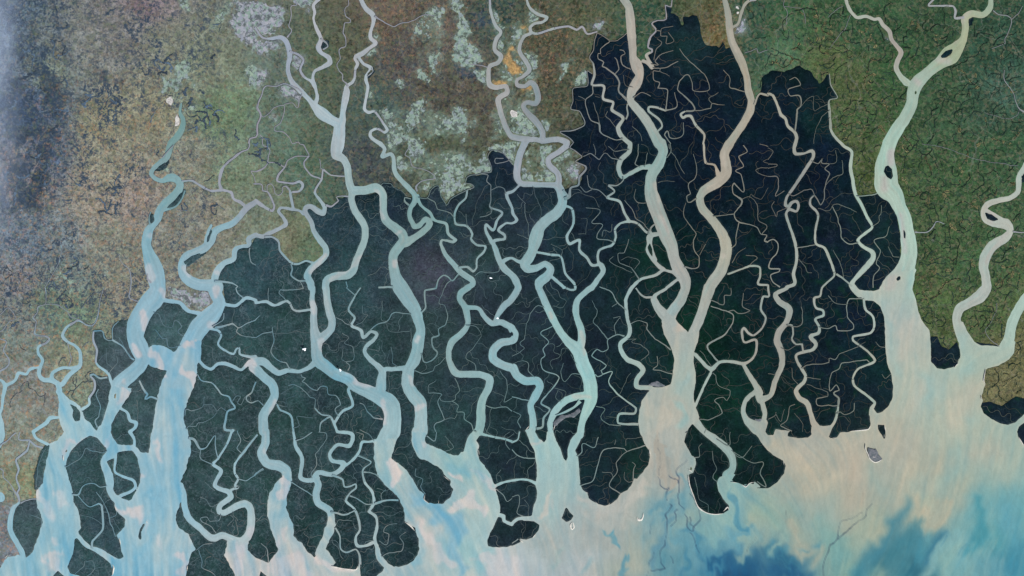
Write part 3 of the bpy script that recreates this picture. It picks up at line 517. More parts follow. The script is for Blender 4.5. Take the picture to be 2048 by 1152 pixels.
# surveyed colours, the ground and forest ones with the haze veil in them: "x,y,r,g,b" on the full 2048 x 1152 sheet
WATER_PTS = """470,380,165,172,188 430,368,165,172,188 520,405,162,172,186 600,300,168,174,188 540,360,166,172,186 500,250,168,172,188 570,410,160,175,188 340,900,152,197,218 320,1000,150,198,220 300,1100,155,200,220 100,980,158,202,220 100,1100,150,198,218 150,830,170,208,222 280,590,155,195,215 265,660,150,192,212 350,700,150,195,218 410,600,155,195,215 310,480,150,190,205 350,380,140,180,188 345,260,125,165,168 440,440,150,190,205 450,550,165,200,215 500,1050,185,208,215 480,1140,200,208,212 540,800,150,190,205 560,1000,155,195,210 550,1130,195,205,210 640,560,150,190,205 650,650,165,190,200 700,250,190,205,215 660,230,185,205,215 575,100,165,180,200 640,30,190,195,205 690,180,185,195,205 740,60,180,190,200 700,360,170,195,200 720,480,160,190,195 660,560,160,192,198 760,380,155,188,192 800,500,145,180,185 795,600,150,185,195 830,650,150,188,198 820,760,155,190,200 680,740,145,185,200 760,790,155,192,205 785,850,165,200,210 840,870,165,200,210 780,930,165,200,208 850,990,150,190,205 920,930,160,200,205 950,1010,180,205,205 900,1100,160,198,208 960,1100,165,205,210 860,1080,195,205,208 1000,1120,205,210,212 840,450,140,175,178 930,600,145,180,185 910,720,150,185,190 960,830,150,190,192 990,600,150,180,190 1000,700,155,190,198 1060,780,150,190,198 1060,400,145,170,180 1100,420,150,180,185 1080,500,155,185,188 1000,200,175,178,180 1060,220,150,155,160 1050,330,165,172,182 1110,330,160,168,178 1090,560,150,182,188 1130,650,155,195,195 1165,740,165,205,205 1190,500,150,178,180 1170,600,150,185,188 1180,800,165,205,200 1110,900,165,200,200 1100,980,165,195,195 1260,60,175,170,160 1280,150,178,172,162 1290,220,170,178,170 1310,330,155,178,172 1330,430,168,172,165 1350,550,170,175,170 1350,650,172,180,175 1370,750,170,185,180 1330,800,180,182,175 1340,880,178,182,178 1460,60,165,162,150 1490,150,172,168,152 1480,260,175,170,155 1440,330,178,170,155 1410,450,170,172,158 1450,500,178,178,162 1420,580,175,178,168 1590,380,155,155,150 1550,700,165,162,155 1600,850,170,168,160 1830,180,168,190,175 1780,300,175,200,185 1770,390,178,200,185 1810,480,180,205,190 1830,560,178,205,192 1900,90,170,180,150 1800,560,180,190,180 1800,640,180,190,182 1820,720,182,188,178 1850,780,175,190,182 1900,850,180,188,175 1950,760,178,185,172 1700,20,178,182,170 1790,90,172,168,160 1980,440,185,190,180 1960,600,185,188,180 1930,720,170,190,180 2030,640,175,200,188 1100,1080,175,185,182 1200,1080,172,178,175 1150,1140,178,188,190 1050,1140,190,200,202 1250,1000,178,180,175 1330,940,175,175,170 1250,1120,165,175,168 1330,1030,125,165,175 1380,1040,140,172,172 1340,1130,95,150,165 1400,1100,105,160,175 1450,1010,150,185,182 1480,1050,110,165,180 1430,1140,60,130,160 1490,1140,22,90,130 1540,1040,150,178,168 1570,1130,36,104,138 1600,1080,160,175,165 1620,960,180,178,165 1600,900,182,180,170 1700,940,185,178,165 1700,1000,178,175,162 1650,1020,165,178,170 1680,1110,125,168,165 1740,1060,172,178,162 1720,1140,140,175,165 1780,1120,50,116,132 1830,1100,60,135,155 1850,1040,178,180,165 1830,1145,40,108,128 1900,1130,125,175,178 1930,1100,130,180,185 1970,1030,122,175,180 1975,1060,75,155,165 2030,1030,112,172,180 2030,1120,62,142,160 1990,1140,110,165,175 1900,980,170,180,168 2000,920,170,185,175 1800,900,182,180,168 1850,960,175,178,165"""
GROUND_PTS = """20,60,75,90,95 60,180,75,90,105 60,230,70,85,100 100,150,110,118,95 150,100,115,115,100 250,60,112,108,95 280,20,120,100,95 330,100,115,115,90 420,130,110,115,85 450,230,95,115,75 300,230,130,125,90 200,250,130,125,90 100,240,80,92,98 60,340,110,105,100 90,300,70,85,100 220,340,135,130,100 180,400,140,130,105 270,400,140,125,105 120,480,105,115,110 50,480,90,105,110 220,480,125,125,100 350,440,115,115,95 430,420,125,120,95 460,350,100,115,80 380,330,120,120,95 50,560,110,110,105 140,560,100,112,100 250,540,120,120,95 60,650,115,115,105 100,600,95,112,85 150,610,100,115,85 250,600,125,120,95 50,760,120,112,105 100,790,125,115,105 150,720,130,122,95 150,800,120,120,95 50,900,125,120,105 60,960,120,118,85 20,1050,110,105,110 580,160,85,100,85 560,250,85,105,85 640,120,80,95,75 600,330,80,105,85 650,370,75,100,85 540,420,100,110,85 570,480,115,118,90 620,500,90,110,85 740,200,70,90,85 720,330,65,75,80 700,100,85,90,75 760,30,98,88,78 800,130,75,75,75 850,90,84,80,74 900,180,78,78,72 870,300,75,85,70 950,200,80,78,70 990,30,55,75,70 900,60,90,85,80 1100,60,70,75,60 1100,130,72,70,58 1150,160,65,75,62 1120,200,68,75,62 1290,40,45,75,60 1290,90,50,80,60 1180,40,75,85,65 1400,40,85,85,60 1430,75,110,100,65 1380,60,60,85,60 1500,90,50,80,65 1500,30,48,78,62 1080,320,75,80,62 1140,330,75,80,68 1560,60,55,88,62 1560,110,80,110,85 1700,60,50,80,58 1800,130,52,82,55 1660,120,80,95,62 1700,170,70,85,55 1760,80,48,75,55 1900,50,48,72,55 1980,100,45,72,62 2000,180,62,90,82 1980,230,55,80,68 1900,200,55,80,60 1720,240,60,85,55 1690,300,75,85,55 1740,380,70,85,50 1900,350,58,85,58 1990,300,55,85,62 1850,450,62,85,58 1950,520,60,88,60 2020,450,62,90,65 1880,600,75,95,60 1970,620,75,95,62 2020,700,110,105,75 2010,780,115,108,80 1890,660,75,90,58"""
FOREST_PTS = """350,700,66,88,95 480,540,60,85,98 220,720,75,92,100 180,930,62,88,95 200,1050,58,80,90 60,1030,72,90,98 450,900,58,80,85 590,900,55,78,82 700,560,50,75,82 600,650,52,75,80 690,450,45,65,78 780,380,30,48,62 870,540,68,72,85 900,450,40,60,68 960,520,50,70,75 940,400,38,55,65 990,330,28,42,58 860,680,52,72,75 980,750,42,62,68 720,700,50,72,78 800,850,45,68,75 890,870,45,68,72 700,1000,40,62,68 820,1050,38,58,66 760,780,48,72,78 1040,480,42,58,68 1060,700,38,52,62 1020,1000,35,52,60 1010,930,34,52,60 1120,500,28,46,55 1170,680,28,42,52 1210,800,24,40,50 1200,900,25,42,48 1200,980,25,40,50 1280,930,28,50,50 1300,500,20,45,42 1240,450,22,36,50 1200,250,18,32,46 1200,120,18,32,46 1350,50,20,35,48 1370,80,26,48,50 1360,200,16,30,44 1350,350,16,32,44 1400,300,15,28,42 1400,420,14,30,40 1480,330,16,30,44 1350,460,14,32,38 1410,650,18,45,38 1480,680,15,38,36 1450,800,18,44,40 1440,900,20,45,42 1420,950,20,34,42 1520,880,20,40,42 1530,600,18,32,42 1600,500,16,30,42 1570,190,18,32,44 1590,160,18,40,42 1640,240,18,40,44 1580,260,15,28,42 1650,330,16,32,46 1700,480,20,34,46 1750,470,24,42,48 1700,650,18,34,46 1640,750,20,36,46 1750,750,20,40,46 1560,830,22,44,44 1600,850,22,40,46 1880,710,26,40,52 1990,830,26,42,52 1740,860,28,45,48"""
# sediment bars, plumes and slicks in the water: "r,g,b,strength,edge softness px|path"
SEDIMENT = """
202,200,206,.8,5|A2 1280,20,40 1310,70,40
205,202,206,.85,5|A2 1120,200,50 1140,270,60 1150,330,30
205,202,206,.9,4|A2 1070,460,40 1110,530,55
208,205,208,.85,5|A2 1230,490,60 1255,560,90 1300,620,60
205,202,206,.8,4|A2 1720,10,60 1710,70,30
200,200,206,.7,5|A2 1680,290,60
205,202,206,.85,5|A2 1580,440,40 1550,520,70
205,202,206,.8,5|A2 1500,690,60 1520,780,80 1500,880,60
200,202,206,.8,5|A2 980,830,50 950,930,50
200,202,206,.6,4|A2 990,760,30
202,204,210,.8,6|A3 860,20,30 860,90,40
202,204,210,.75,6|A3 700,50,30 560,110,40 530,200,20
200,208,214,.7,6|A3 310,480,50 350,560,80 390,680,40
200,208,214,.6,8|A3 450,480,60 470,600,60
205,205,210,.7,7|A3 1300,120,50 1310,190,40
202,204,210,.8,6|A3 1150,340,30 1130,400,30
202,204,210,.85,6|A3 960,600,40 1090,640,60 1110,740,50
198,206,214,.6,6|A3 1190,800,40
200,204,210,.75,8|A3 480,1000,60 400,1080,90 350,1050,40
200,204,210,.6,6|A3 440,850,30 430,900,30
204,204,210,.8,6|A3 1430,1000,50 1460,1100,70
198,206,214,.5,8|A3 1330,880,30 1300,950,30
204,204,208,.85,6|A3 1830,920,60 1840,1000,80 1900,1060,90
204,204,208,.7,6|A3 2000,830,90
204,204,208,.7,4|A1 1200,990,60 1210,1060,80
204,204,208,.6,4|A1 1200,740,40
204,204,208,.7,4|A1 1500,1000,50 1530,1050,30
204,204,208,.7,4|A1 1745,1020,40
204,204,208,.8,5|A2 2010,610,90 2020,680,40
205,204,206,.8,4|B2 5,620,30
205,204,206,.7,4|B2 460,130,50 460,200,40
205,204,206,.7,4|B2 520,440,60 540,510,40
205,202,206,.7,5|B2 800,750,60 870,760,50 950,770,30
208,204,204,.8,4|B2 1290,390,30 1270,430,30
208,204,204,.7,4|B2 1240,700,40 1260,760,25
205,204,206,.8,5|B2 1030,910,50 1040,1000,30 1030,1080,40
205,204,206,.7,4|B2 1350,930,30 1270,970,50
205,204,206,.6,4|B2 140,920,35 120,1020,25
205,204,206,.7,4|B2 730,680,30 790,720,30
205,200,200,.7,4|B1 560,880,30 440,1020,40
205,200,200,.7,4|B1 1130,950,40 1125,990,30
205,200,200,.55,4|B1 960,375,30 1010,545,35 1030,590,20
205,200,200,.5,3|B1 1160,710,20 600,1080,40
212,208,208,.9,4|B3 1110,280,90 1115,370,80 1080,230,50
208,204,206,.85,4|B3 200,390,40 150,500,60 110,550,30
205,204,206,.6,4|B3 70,140,35
212,208,206,.9,5|B3 1650,520,80 1600,590,110 1720,590,60 1800,640,40
210,206,204,.85,4|B3 1590,370,50 1540,350,40
210,206,204,.8,4|B3 1780,380,60 1860,400,50 1900,420,50
205,205,206,.8,6|B3 1340,760,60 1400,840,70 1480,950,80 1560,1070,70
205,206,208,.8,8|B3 1850,1000,120 1950,1080,200 2040,1100,200
205,204,206,.8,8|B3 230,1020,120 350,1080,160 150,1080,110
205,204,206,.8,6|B3 560,990,60 620,1060,60 780,1130,80
205,204,206,.7,6|B3 230,880,30 210,960,40
205,204,206,.7,5|B3 270,780,40 290,830,50
203,203,204,.7,5|B3 1360,130,30 1380,90,30
203,203,204,.7,5|B3 1750,110,50 1770,180,40
128,182,205,.8,10|B3 1250,530,80 1400,640,120 1560,720,130 1620,860,110 1650,1100,80
125,182,198,.6,10|B3 1560,300,60 1700,340,80 1800,380,40
140,190,205,.6,8|B3 1330,820,50 1330,950,50 1250,1080,90
120,180,200,.7,6|B2 560,560,70 620,640,60
125,182,202,.6,6|B2 640,730,60 740,720,70
120,180,205,.6,8|A3 1180,540,30 1190,470,40
130,188,212,.6,8|A3 1250,830,40 1150,1000,50
128,185,210,.55,8|A2 1350,760,60 1360,930,90
128,185,210,.5,8|A2 1400,560,50 1430,640,40
135,188,208,.5,8|A3 130,1080,80
208,200,190,.7,4|C3 230,640,40 260,590,40 320,520,40
205,200,196,.6,5|C3 210,100,40 220,50,20
195,192,186,.5,6|C3 350,560,50
200,196,190,.6,8|C3 600,520,60 800,610,80 950,560,80 1040,420,70
190,188,182,.55,10|C3 650,650,80 800,700,120 950,720,120
100,162,178,.75,3|C3 705,740,8 715,790,14 760,790,20
95,158,176,.75,4|C3 750,790,24 775,880,36 800,960,36
85,152,175,.7,4|C3 830,980,40 890,1060,40 930,1140,26 945,1250,30
110,165,180,.5,12|C3 590,1120,60
150,185,185,.4,8|C3 350,920,40 320,1000,40
96,152,170,.7,8|C3 1200,480,40 1190,560,60 1140,640,40
90,148,168,.65,8|C3 1150,740,50 1250,560,30
85,148,170,.7,8|C3 1240,620,40 1220,740,30
105,160,176,.6,8|C3 1330,360,40 1330,520,60 1320,650,50
140,174,178,.7,8|C3 1180,640,50 1160,760,50
160,178,172,.6,6|C3 1420,560,60 1450,660,50
90,145,168,.7,8|C3 1280,760,40 1200,900,60 1120,1040,60
100,160,178,.6,8|C3 1330,820,50 1370,960,60
60,130,160,.5,8|C3 1460,840,40 1520,930,60 1550,1000,60
60,130,160,.6,8|C3 1360,1000,40 1370,1140,60
24,92,134,.85,12|C3 1590,1060,50 1740,960,30 1740,1060,90 1800,1150,140 1650,1170,110
14,78,120,.7,12|C3 1700,1150,70 1850,1150,80
60,135,165,.6,6|C3 1700,520,60 1800,640,60 1900,700,50
140,180,180,.7,10|C3 1600,800,120 1700,760,110
155,180,172,.7,8|C3 1850,800,100 1900,900,70 1830,990,40
165,180,168,.6,8|C3 1980,700,100 2000,900,70
175,170,162,.9,3|C3 1220,0,30 1230,200,120 1230,330,130 1210,400,110
60,90,130,.75,1.5|C3 1170,340,5 1165,420,6 1200,450,8 1230,430,8 1215,470,10 1235,530,6
60,92,132,.7,1.5|C3 1255,340,6 1300,380,10 1310,450,8 1320,520,6 1318,590,6 1360,640,5
55,90,130,.75,1.5|C3 1300,420,6 1330,330,6 1345,290,5 1400,230,5
55,88,125,.75,1.5|C3 1250,580,5 1265,600,8 1225,680,8 1250,760,7 1240,830,5 1200,960,6 1200,1040,6 1215,1110,5
55,88,125,.7,1.5|C3 1300,640,8 1280,660,8 1300,690,8 1320,740,6 1290,780,6
55,88,125,.8,1.5|C3 1400,500,4 1460,600,6 1490,700,7 1490,760,9 1460,830,9 1410,740,6 1370,660,5
45,80,125,.75,2|C3 1440,840,10 1470,900,8 1520,970,6
60,95,130,.6,1.5|C3 1110,740,5 1100,820,5
60,95,130,.6,1.5|C3 1410,700,7 1450,770,7 1490,790,6
60,95,130,.6,1.5|C3 1270,990,5 1280,1080,5
70,100,130,.5,1.5|C3 1200,0,4 1192,150,5 1190,330,4
60,95,130,.6,1.5|C3 1110,1100,8 1160,1090,8 1220,1110,8
60,95,130,.5,1.5|C3 1060,1150,6 1090,1060,6 1150,960,4
180,140,150,.35,3|C3 1210,440,10
90,120,135,.5,1.5|C3 1930,850,3 1900,900,4 1880,960,4
200,188,168,.55,10|D3 60,90,90 200,170,90 300,280,60 350,480,70
205,195,175,.55,10|D3 480,440,80 560,350,60
200,190,172,.5,12|D3 1120,280,50 1080,420,60 1000,560,80
198,188,172,.5,14|D3 650,100,160 750,60,120
185,182,164,.9,5|D3 1210,560,90 1320,640,220 1290,730,190 1400,560,80
165,182,170,.8,10|D3 1270,520,60 1270,590,40
168,180,165,.6,14|D3 700,900,160 800,700,160
130,175,172,.7,14|D3 480,800,120 520,1000,120
125,170,168,.6,14|D3 400,700,90
175,178,164,.7,8|D3 650,750,90 600,800,40
60,132,152,.8,10|D3 1100,600,30 1010,740,60 900,900,90 800,1010,110 760,1130,120
62,132,148,.85,10|D3 1180,760,60 1100,880,150 1000,1040,170 1050,1130,180
85,155,168,.6,10|D3 1300,860,100 1250,960,90
40,112,142,.75,8|D3 1420,820,50 1330,950,60 1280,1010,50
130,178,182,.8,5|D3 1520,780,60 1400,940,70 1300,1060,60 1240,1150,50
140,182,180,.7,8|D3 1560,900,80 1480,1020,90 1400,1130,90
70,152,166,.85,8|D3 1690,580,70 1720,700,90 1700,820,90 1660,940,60
140,182,182,.6,8|D3 1780,650,40 1790,800,50 1720,960,60
95,165,182,.6,14|D3 1930,650,120 1960,850,130
75,150,172,.7,14|D3 2000,1000,160 1960,1130,160
125,176,180,.6,12|D3 1600,550,40 1560,700,60
150,188,186,.5,14|D3 1500,150,60 1560,250,60 1400,420,60
150,180,176,.5,14|D3 800,300,60 900,430,60
155,185,182,.5,14|D3 1180,470,50 1250,400,40
190,182,168,.5,16|D3 1650,200,120 1780,150,140
175,182,168,.6,16|D3 1500,450,90 1640,420,80
70,95,120,.7,1|D3 830,570,4 795,610,5 780,660,5 720,720,6 650,775,7 590,830,9 560,850,9 500,920,8 465,1000,7 445,1100,6 450,1200,6
70,95,120,.6,1|D3 755,640,4 680,685,4 610,715,4 575,720,4 570,770,3 555,830,7
75,100,125,.7,1.2|D3 560,830,10 540,870,10 515,900,8
110,130,135,.5,1.5|D3 150,640,4 145,760,4
110,130,135,.4,1.5|D3 255,640,4 235,790,4
110,130,135,.35,1.5|D3 755,450,3 760,590,3
60,130,160,.5,1.5|D3 1600,870,7 1540,980,8
50,118,150,.5,1.5|D3 1440,830,8 1400,920,8
22,90,132,.85,8|D3 0,1100,70 60,1150,90 160,1130,50 240,1160,70 340,1170,50
55,125,150,.7,3|D3 160,980,16 170,1080,16 230,1030,10 250,1110,10 120,1020,10 140,1120,12
60,135,160,.6,6|D3 30,900,40 60,960,50 400,910,40
175,176,162,.8,6|D3 260,880,60 280,980,70 350,920,40 190,800,60
178,178,164,.7,6|D3 380,1080,40 420,960,30
150,182,176,.8,6|D3 100,900,50 130,830,50 70,960,30
170,190,185,.4,12|D2 1000,480,60 1030,640,50 1180,560,50
200,192,180,.5,10|D2 1060,340,90 1080,560,80 1150,300,70
195,190,178,.5,12|D2 1200,800,100 1150,980,80
160,192,190,.6,8|D2 1260,720,30 1280,830,40 1260,900,60
160,192,190,.5,10|D2 1560,400,40 1600,560,50 1520,700,50
150,188,186,.5,12|D2 1620,1050,60
155,190,188,.5,10|D2 1050,660,30 930,130,40
200,192,178,.5,14|D2 1550,900,140 1650,800,120 1500,1080,120
200,190,178,.6,4|C2 1290,250,60 1320,300,60 1360,350,40
200,192,180,.5,8|C2 1100,880,90 1150,1000,120 1220,1100,110
150,190,192,.6,8|C2 1330,920,50 1340,1080,60
150,185,188,.5,6|C2 1250,200,40 1300,140,40
158,188,190,.5,8|C2 1400,640,40 1380,800,40
205,195,185,.6,4|C2 330,230,30 320,200,20
205,195,185,.5,4|C2 555,370,35 560,430,35 570,540,20
205,195,185,.5,4|C2 500,880,40 620,870,30
150,200,205,.5,6|C2 620,700,50
200,190,178,.6,5|C1 1160,320,50 1170,450,30
195,186,178,.6,5|C1 1200,600,60 1250,700,50
150,178,172,.5,5|C1 1230,720,30 1160,600,30
198,188,172,.55,5|C1 1570,350,40 1650,330,50
196,186,172,.55,4|C1 1700,60,30 1690,150,50
200,190,178,.5,5|C1 1690,900,40
200,190,176,.6,4|C0 925,60,24 940,200,20 950,290,24
198,188,172,.6,4|C0 1000,570,40 1020,620,30
195,184,168,.5,4|C0 1740,230,24 1800,400,30
168,166,150,.5,3|C0 1740,60,20
196,184,184,.7,4|D1 990,80,70 980,150,50
190,180,176,.7,5|D1 930,280,40 930,350,60
192,182,182,.7,4|D1 1060,570,25 1080,720,30 1090,850,30
192,185,178,.6,4|D1 1000,1080,80 960,1140,60
190,182,176,.7,4|D1 1750,520,20 1800,570,40 1780,620,24
196,188,182,.5,4|D1 1900,720,40 1750,930,40
196,188,184,.6,4|D0 1360,470,60 1440,490,50
192,180,178,.6,4|D0 1200,660,40 1170,640,30
190,180,174,.5,4|D0 1500,330,30 1600,80,30
"""
PONDS = [
"B0 1560,0 1650,0 1680,60 1700,180 1710,270 1690,300 1720,360 1780,420 1790,490 1700,520 1580,480 1610,330 1590,200 1540,60",
"B0 1350,100 1500,50 1530,110 1450,150 1360,120","B0 1230,190 1330,160 1340,230 1290,310 1240,260","B0 1380,470 1420,450 1450,520 1440,590 1390,560","B0 1270,540 1310,530 1380,640 1370,660 1290,600","B0 1120,590 1160,580 1160,660 1130,690","B0 970,870 1070,880 1110,1010 1100,1040 1050,1000 1020,930","B0 1060,1070 1160,1040 1230,1060 1320,1110 1320,1152 B1 1330,0 1330,160 1270,170 1210,90 1200,20 1090,10 1150,50 1110,60 1030,10 B0 1050,1152","B0 1210,870 1330,780 1380,850 1310,880 1300,1000 1230,1060 1210,960","B0 1500,960 1560,930 1550,860 1670,840 1680,930 1760,970 1740,1050 1680,1030 1720,1150 1640,1140 1580,1030 1510,1010","B0 1910,910 1960,900 1990,1050 2000,1110 1910,1060","B0 900,390 960,380 970,420 920,440","B0 890,720 930,720 970,800 940,820 890,800 885,880 870,860","B0 1890,20 1950,200 1990,280 1980,400 1930,420 1930,330 1975,260 1900,160","B0 1780,580 1840,560 1850,690 1800,620","B0 1830,680 1880,720 1870,760 1840,730","B0 925,230 970,230 975,310 940,300",
"B1 1110,100 1170,120 1180,250 1140,220","B1 1480,220 1560,200 1570,290 1660,260 1690,330 1740,330 1730,360 1620,400 1560,440 1525,480 1480,400 1470,320","B1 1700,220 1790,140 1830,110 1870,160 1880,215 1780,240","B1 1290,350 1380,290 1410,340 1390,400 1310,400","B1 1910,0 2048,0 C1 50,0 40,160 0,140 B1 1980,70 1890,40","B1 1620,150 1680,120 1690,150 1650,190","B1 1330,430 1360,440 1350,500 1320,480","B1 1395,180 1420,180 1425,200 1400,205",
"C1 90,40 200,0 200,60 120,120 90,110","C1 200,0 350,0 280,100 300,180 360,230 350,310 260,310 200,290 230,200","C1 330,120 440,40 480,80 400,160","C1 370,180 420,220 470,280 460,300 390,240","C1 80,190 130,200 150,300 80,300",
"C0 0,920 90,830 130,900 200,1000 200,1150 0,1150","C0 0,200 60,200 110,260 70,330 0,340","C0 150,80 190,100 180,150 150,160","C0 60,450 210,430 200,560 140,580","C0 380,520 440,500 440,600 390,640","C0 470,660 600,580 600,690 500,710","C0 240,980 300,1000 300,1080 250,1100",
"A0 1390,560 1450,470 1500,510 1510,580 1590,660 1560,690 1480,650 1440,740 1440,800 1400,820 1370,740 1290,740 1300,610 1380,630","A0 1690,210 1760,80 1830,40 1800,120 1720,240","A0 1940,540 2000,500 2048,560 2048,700 1980,720","A0 1450,0 1530,60 1560,130 1500,60","A0 1450,860 1560,840 1560,890 1460,910",
"A1 490,970 520,990 545,1060 580,1100 560,1150 540,1100 440,1110 490,1080","A1 840,1060 860,1010 890,1070","A1 1330,240 1390,220 1400,260 1340,270",
]
TOWNS = [
"A0 1830,180 1900,20 2048,0 B0 130,0 200,80 230,140 180,230 60,290 0,240 A0 2048,330 1930,350 1900,310",
"B0 0,320 180,310 170,400 60,440 0,430","B0 0,560 60,560 70,640 20,700","B0 200,680 380,720 340,820 200,740","B0 100,930 200,920 210,1000 140,1010","B0 290,440 370,470 350,560 300,550",
"A2 1340,10 1640,20 1690,100 1690,150 1610,190 1480,140 1440,100 1350,70","C0 620,190 720,180 740,260 640,240","C0 1790,190 1860,170 1870,230 1800,250","D0 930,290 975,300 990,330 950,345",
"B0 300,0 460,0 450,80 420,40 330,20","C1 470,200 560,180 540,260 500,300",
]
SALT = ["A0 1330,790 1370,770 1390,810 1370,850 1330,820","A0 1400,940 1430,880 1440,1000 1400,1010","C0 0,880 45,895 40,935 0,940 B0 2030,900 2040,880","C0 1785,45 1812,50 1815,75 1790,70","C0 1795,95 1818,95 1815,115 1798,112"]
ORANGE = ["B0 1960,480 2048,350 C0 55,420 0,410 B0 2048,560 1980,520","C0 0,350 30,370 20,410 -10,390","C0 0,480 60,510 100,590 0,600 -40,560","C0 60,700 160,680 155,720 90,735","C0 60,190 110,190 120,230 90,240","B0 1860,640 2040,650 1990,680 1880,680"]
DARKS = ["B0 1710,110 1840,80 1880,200 1860,230 1720,210","B0 1590,490 1700,520 1840,560 1830,650 1560,620","B0 1990,0 2048,0 C0 30,60 0,200 B0 2010,180","A0 370,560 480,640 530,800 460,960 380,900 320,700","A0 760,560 900,600 970,640 950,680 780,620","A0 1640,390 1700,420 1760,600 1700,560","A0 160,1010 380,1000 640,1070 430,1120 330,1152 150,1152","A1 300,0 400,0 400,300 330,450 340,560 240,500 90,540 130,430 270,300","A1 40,170 190,170 180,330 80,370"]
# pale sand along the shores: path with widths
BEACHES = """
C3 1410,345,10 1420,420,12 1452,510,10 1490,600,10 1550,643,9 1620,658,8 1690,652,7
C3 1690,635,12 1725,600,16 1735,625,12
C3 590,480,12 606,490,14
C3 1098,140,8 1106,190,8
C3 1840,420,12 1870,438,10 1900,410,10 1940,400,8
C3 1750,400,6 1800,405,6
C3 1415,300,14 1440,318,14
C3 665,560,6 690,578,8
C3 770,585,6 782,565,6
C3 60,860,12 90,885,14
C3 160,850,8 190,815,8
D2 1740,650,7 1725,740,10 1738,768,10
D2 1702,860,10 1708,890,10
D2 1490,635,8 1522,600,10
D2 660,1145,6 800,1130,10 820,1100,8
D2 930,1098,8 942,1150,8
D3 2003,40,8 2048,112,10
D3 120,230,6 128,265,6
D3 930,20,8 925,45,6
D3 500,50,5 550,45,5
B3 605,1072,14 650,1083,10 720,1095,8 800,1100,10 815,1070,8
B3 1190,718,10 1235,750,14 1270,790,8
B3 1350,505,8 1345,540,6 1385,572,6
B3 1500,350,6 1550,390,6
B3 1460,575,6 1462,545,4
A3 900,1150,12 910,1080,14 900,1060,8
A3 1495,1110,12 1500,1070,10
A3 955,850,10 965,900,8
A3 1170,715,12 1178,730,8
A3 920,600,6 935,640,6
A3 505,190,10 508,230,8
A3 60,985,8 40,1005,8
B3 1780,140,8 1785,180,8
C2 140,1100,8 110,1135,12
C2 345,1090,8 330,1140,10
C2 1405,1150,4 1390,1160,4
"""
FLOW_PTS = """100,900,0.1,1 320,900,-0.05,1 330,1100,0.1,1 540,1000,0,1 540,1130,0.3,1 700,1130,0.6,0.6 820,900,0.3,1 900,1000,0.6,0.8 960,900,0.1,1 940,1120,0.4,1 1100,900,0.1,1 1090,1060,0.1,1 1150,1140,0.4,1 1250,1060,0.3,1 1330,800,0,1 1340,950,0,1 1330,1100,-0.15,1 1400,1080,0.2,1 1460,1040,0.6,0.8 1440,1140,0.1,1 1520,1000,0.7,0.6 1520,1130,0.1,1 1620,900,0.6,0.6 1640,1040,0.05,1 1700,1000,0.1,1 1800,650,0.1,1 1820,850,-0.25,1 1780,1000,-0.4,1 1760,1120,-0.6,1 1900,850,-0.2,1 1930,1000,-0.4,1 1880,1110,-0.7,1 1960,1080,-0.25,1 2030,980,-0.2,1 2020,1130,-0.3,1 1860,1040,-0.5,0.9 1960,740,-0.8,0.5 1890,720,-0.3,1"""
SPARSE = ["B0 960,860 1400,770 1560,850 1760,850 1780,1152 1030,1152", "B0 860,20 1000,20 1000,500 880,500", "B1 1040,0 1760,0 1740,330 1520,470 1300,400 1180,280", "C0 0,180 240,420 240,900 330,1152 0,1152 B0 1850,1152 1850,500", "B0 1340,0 1560,0 1560,520 1240,640 1200,200", "C1 0,0 560,0 560,320 60,310"]
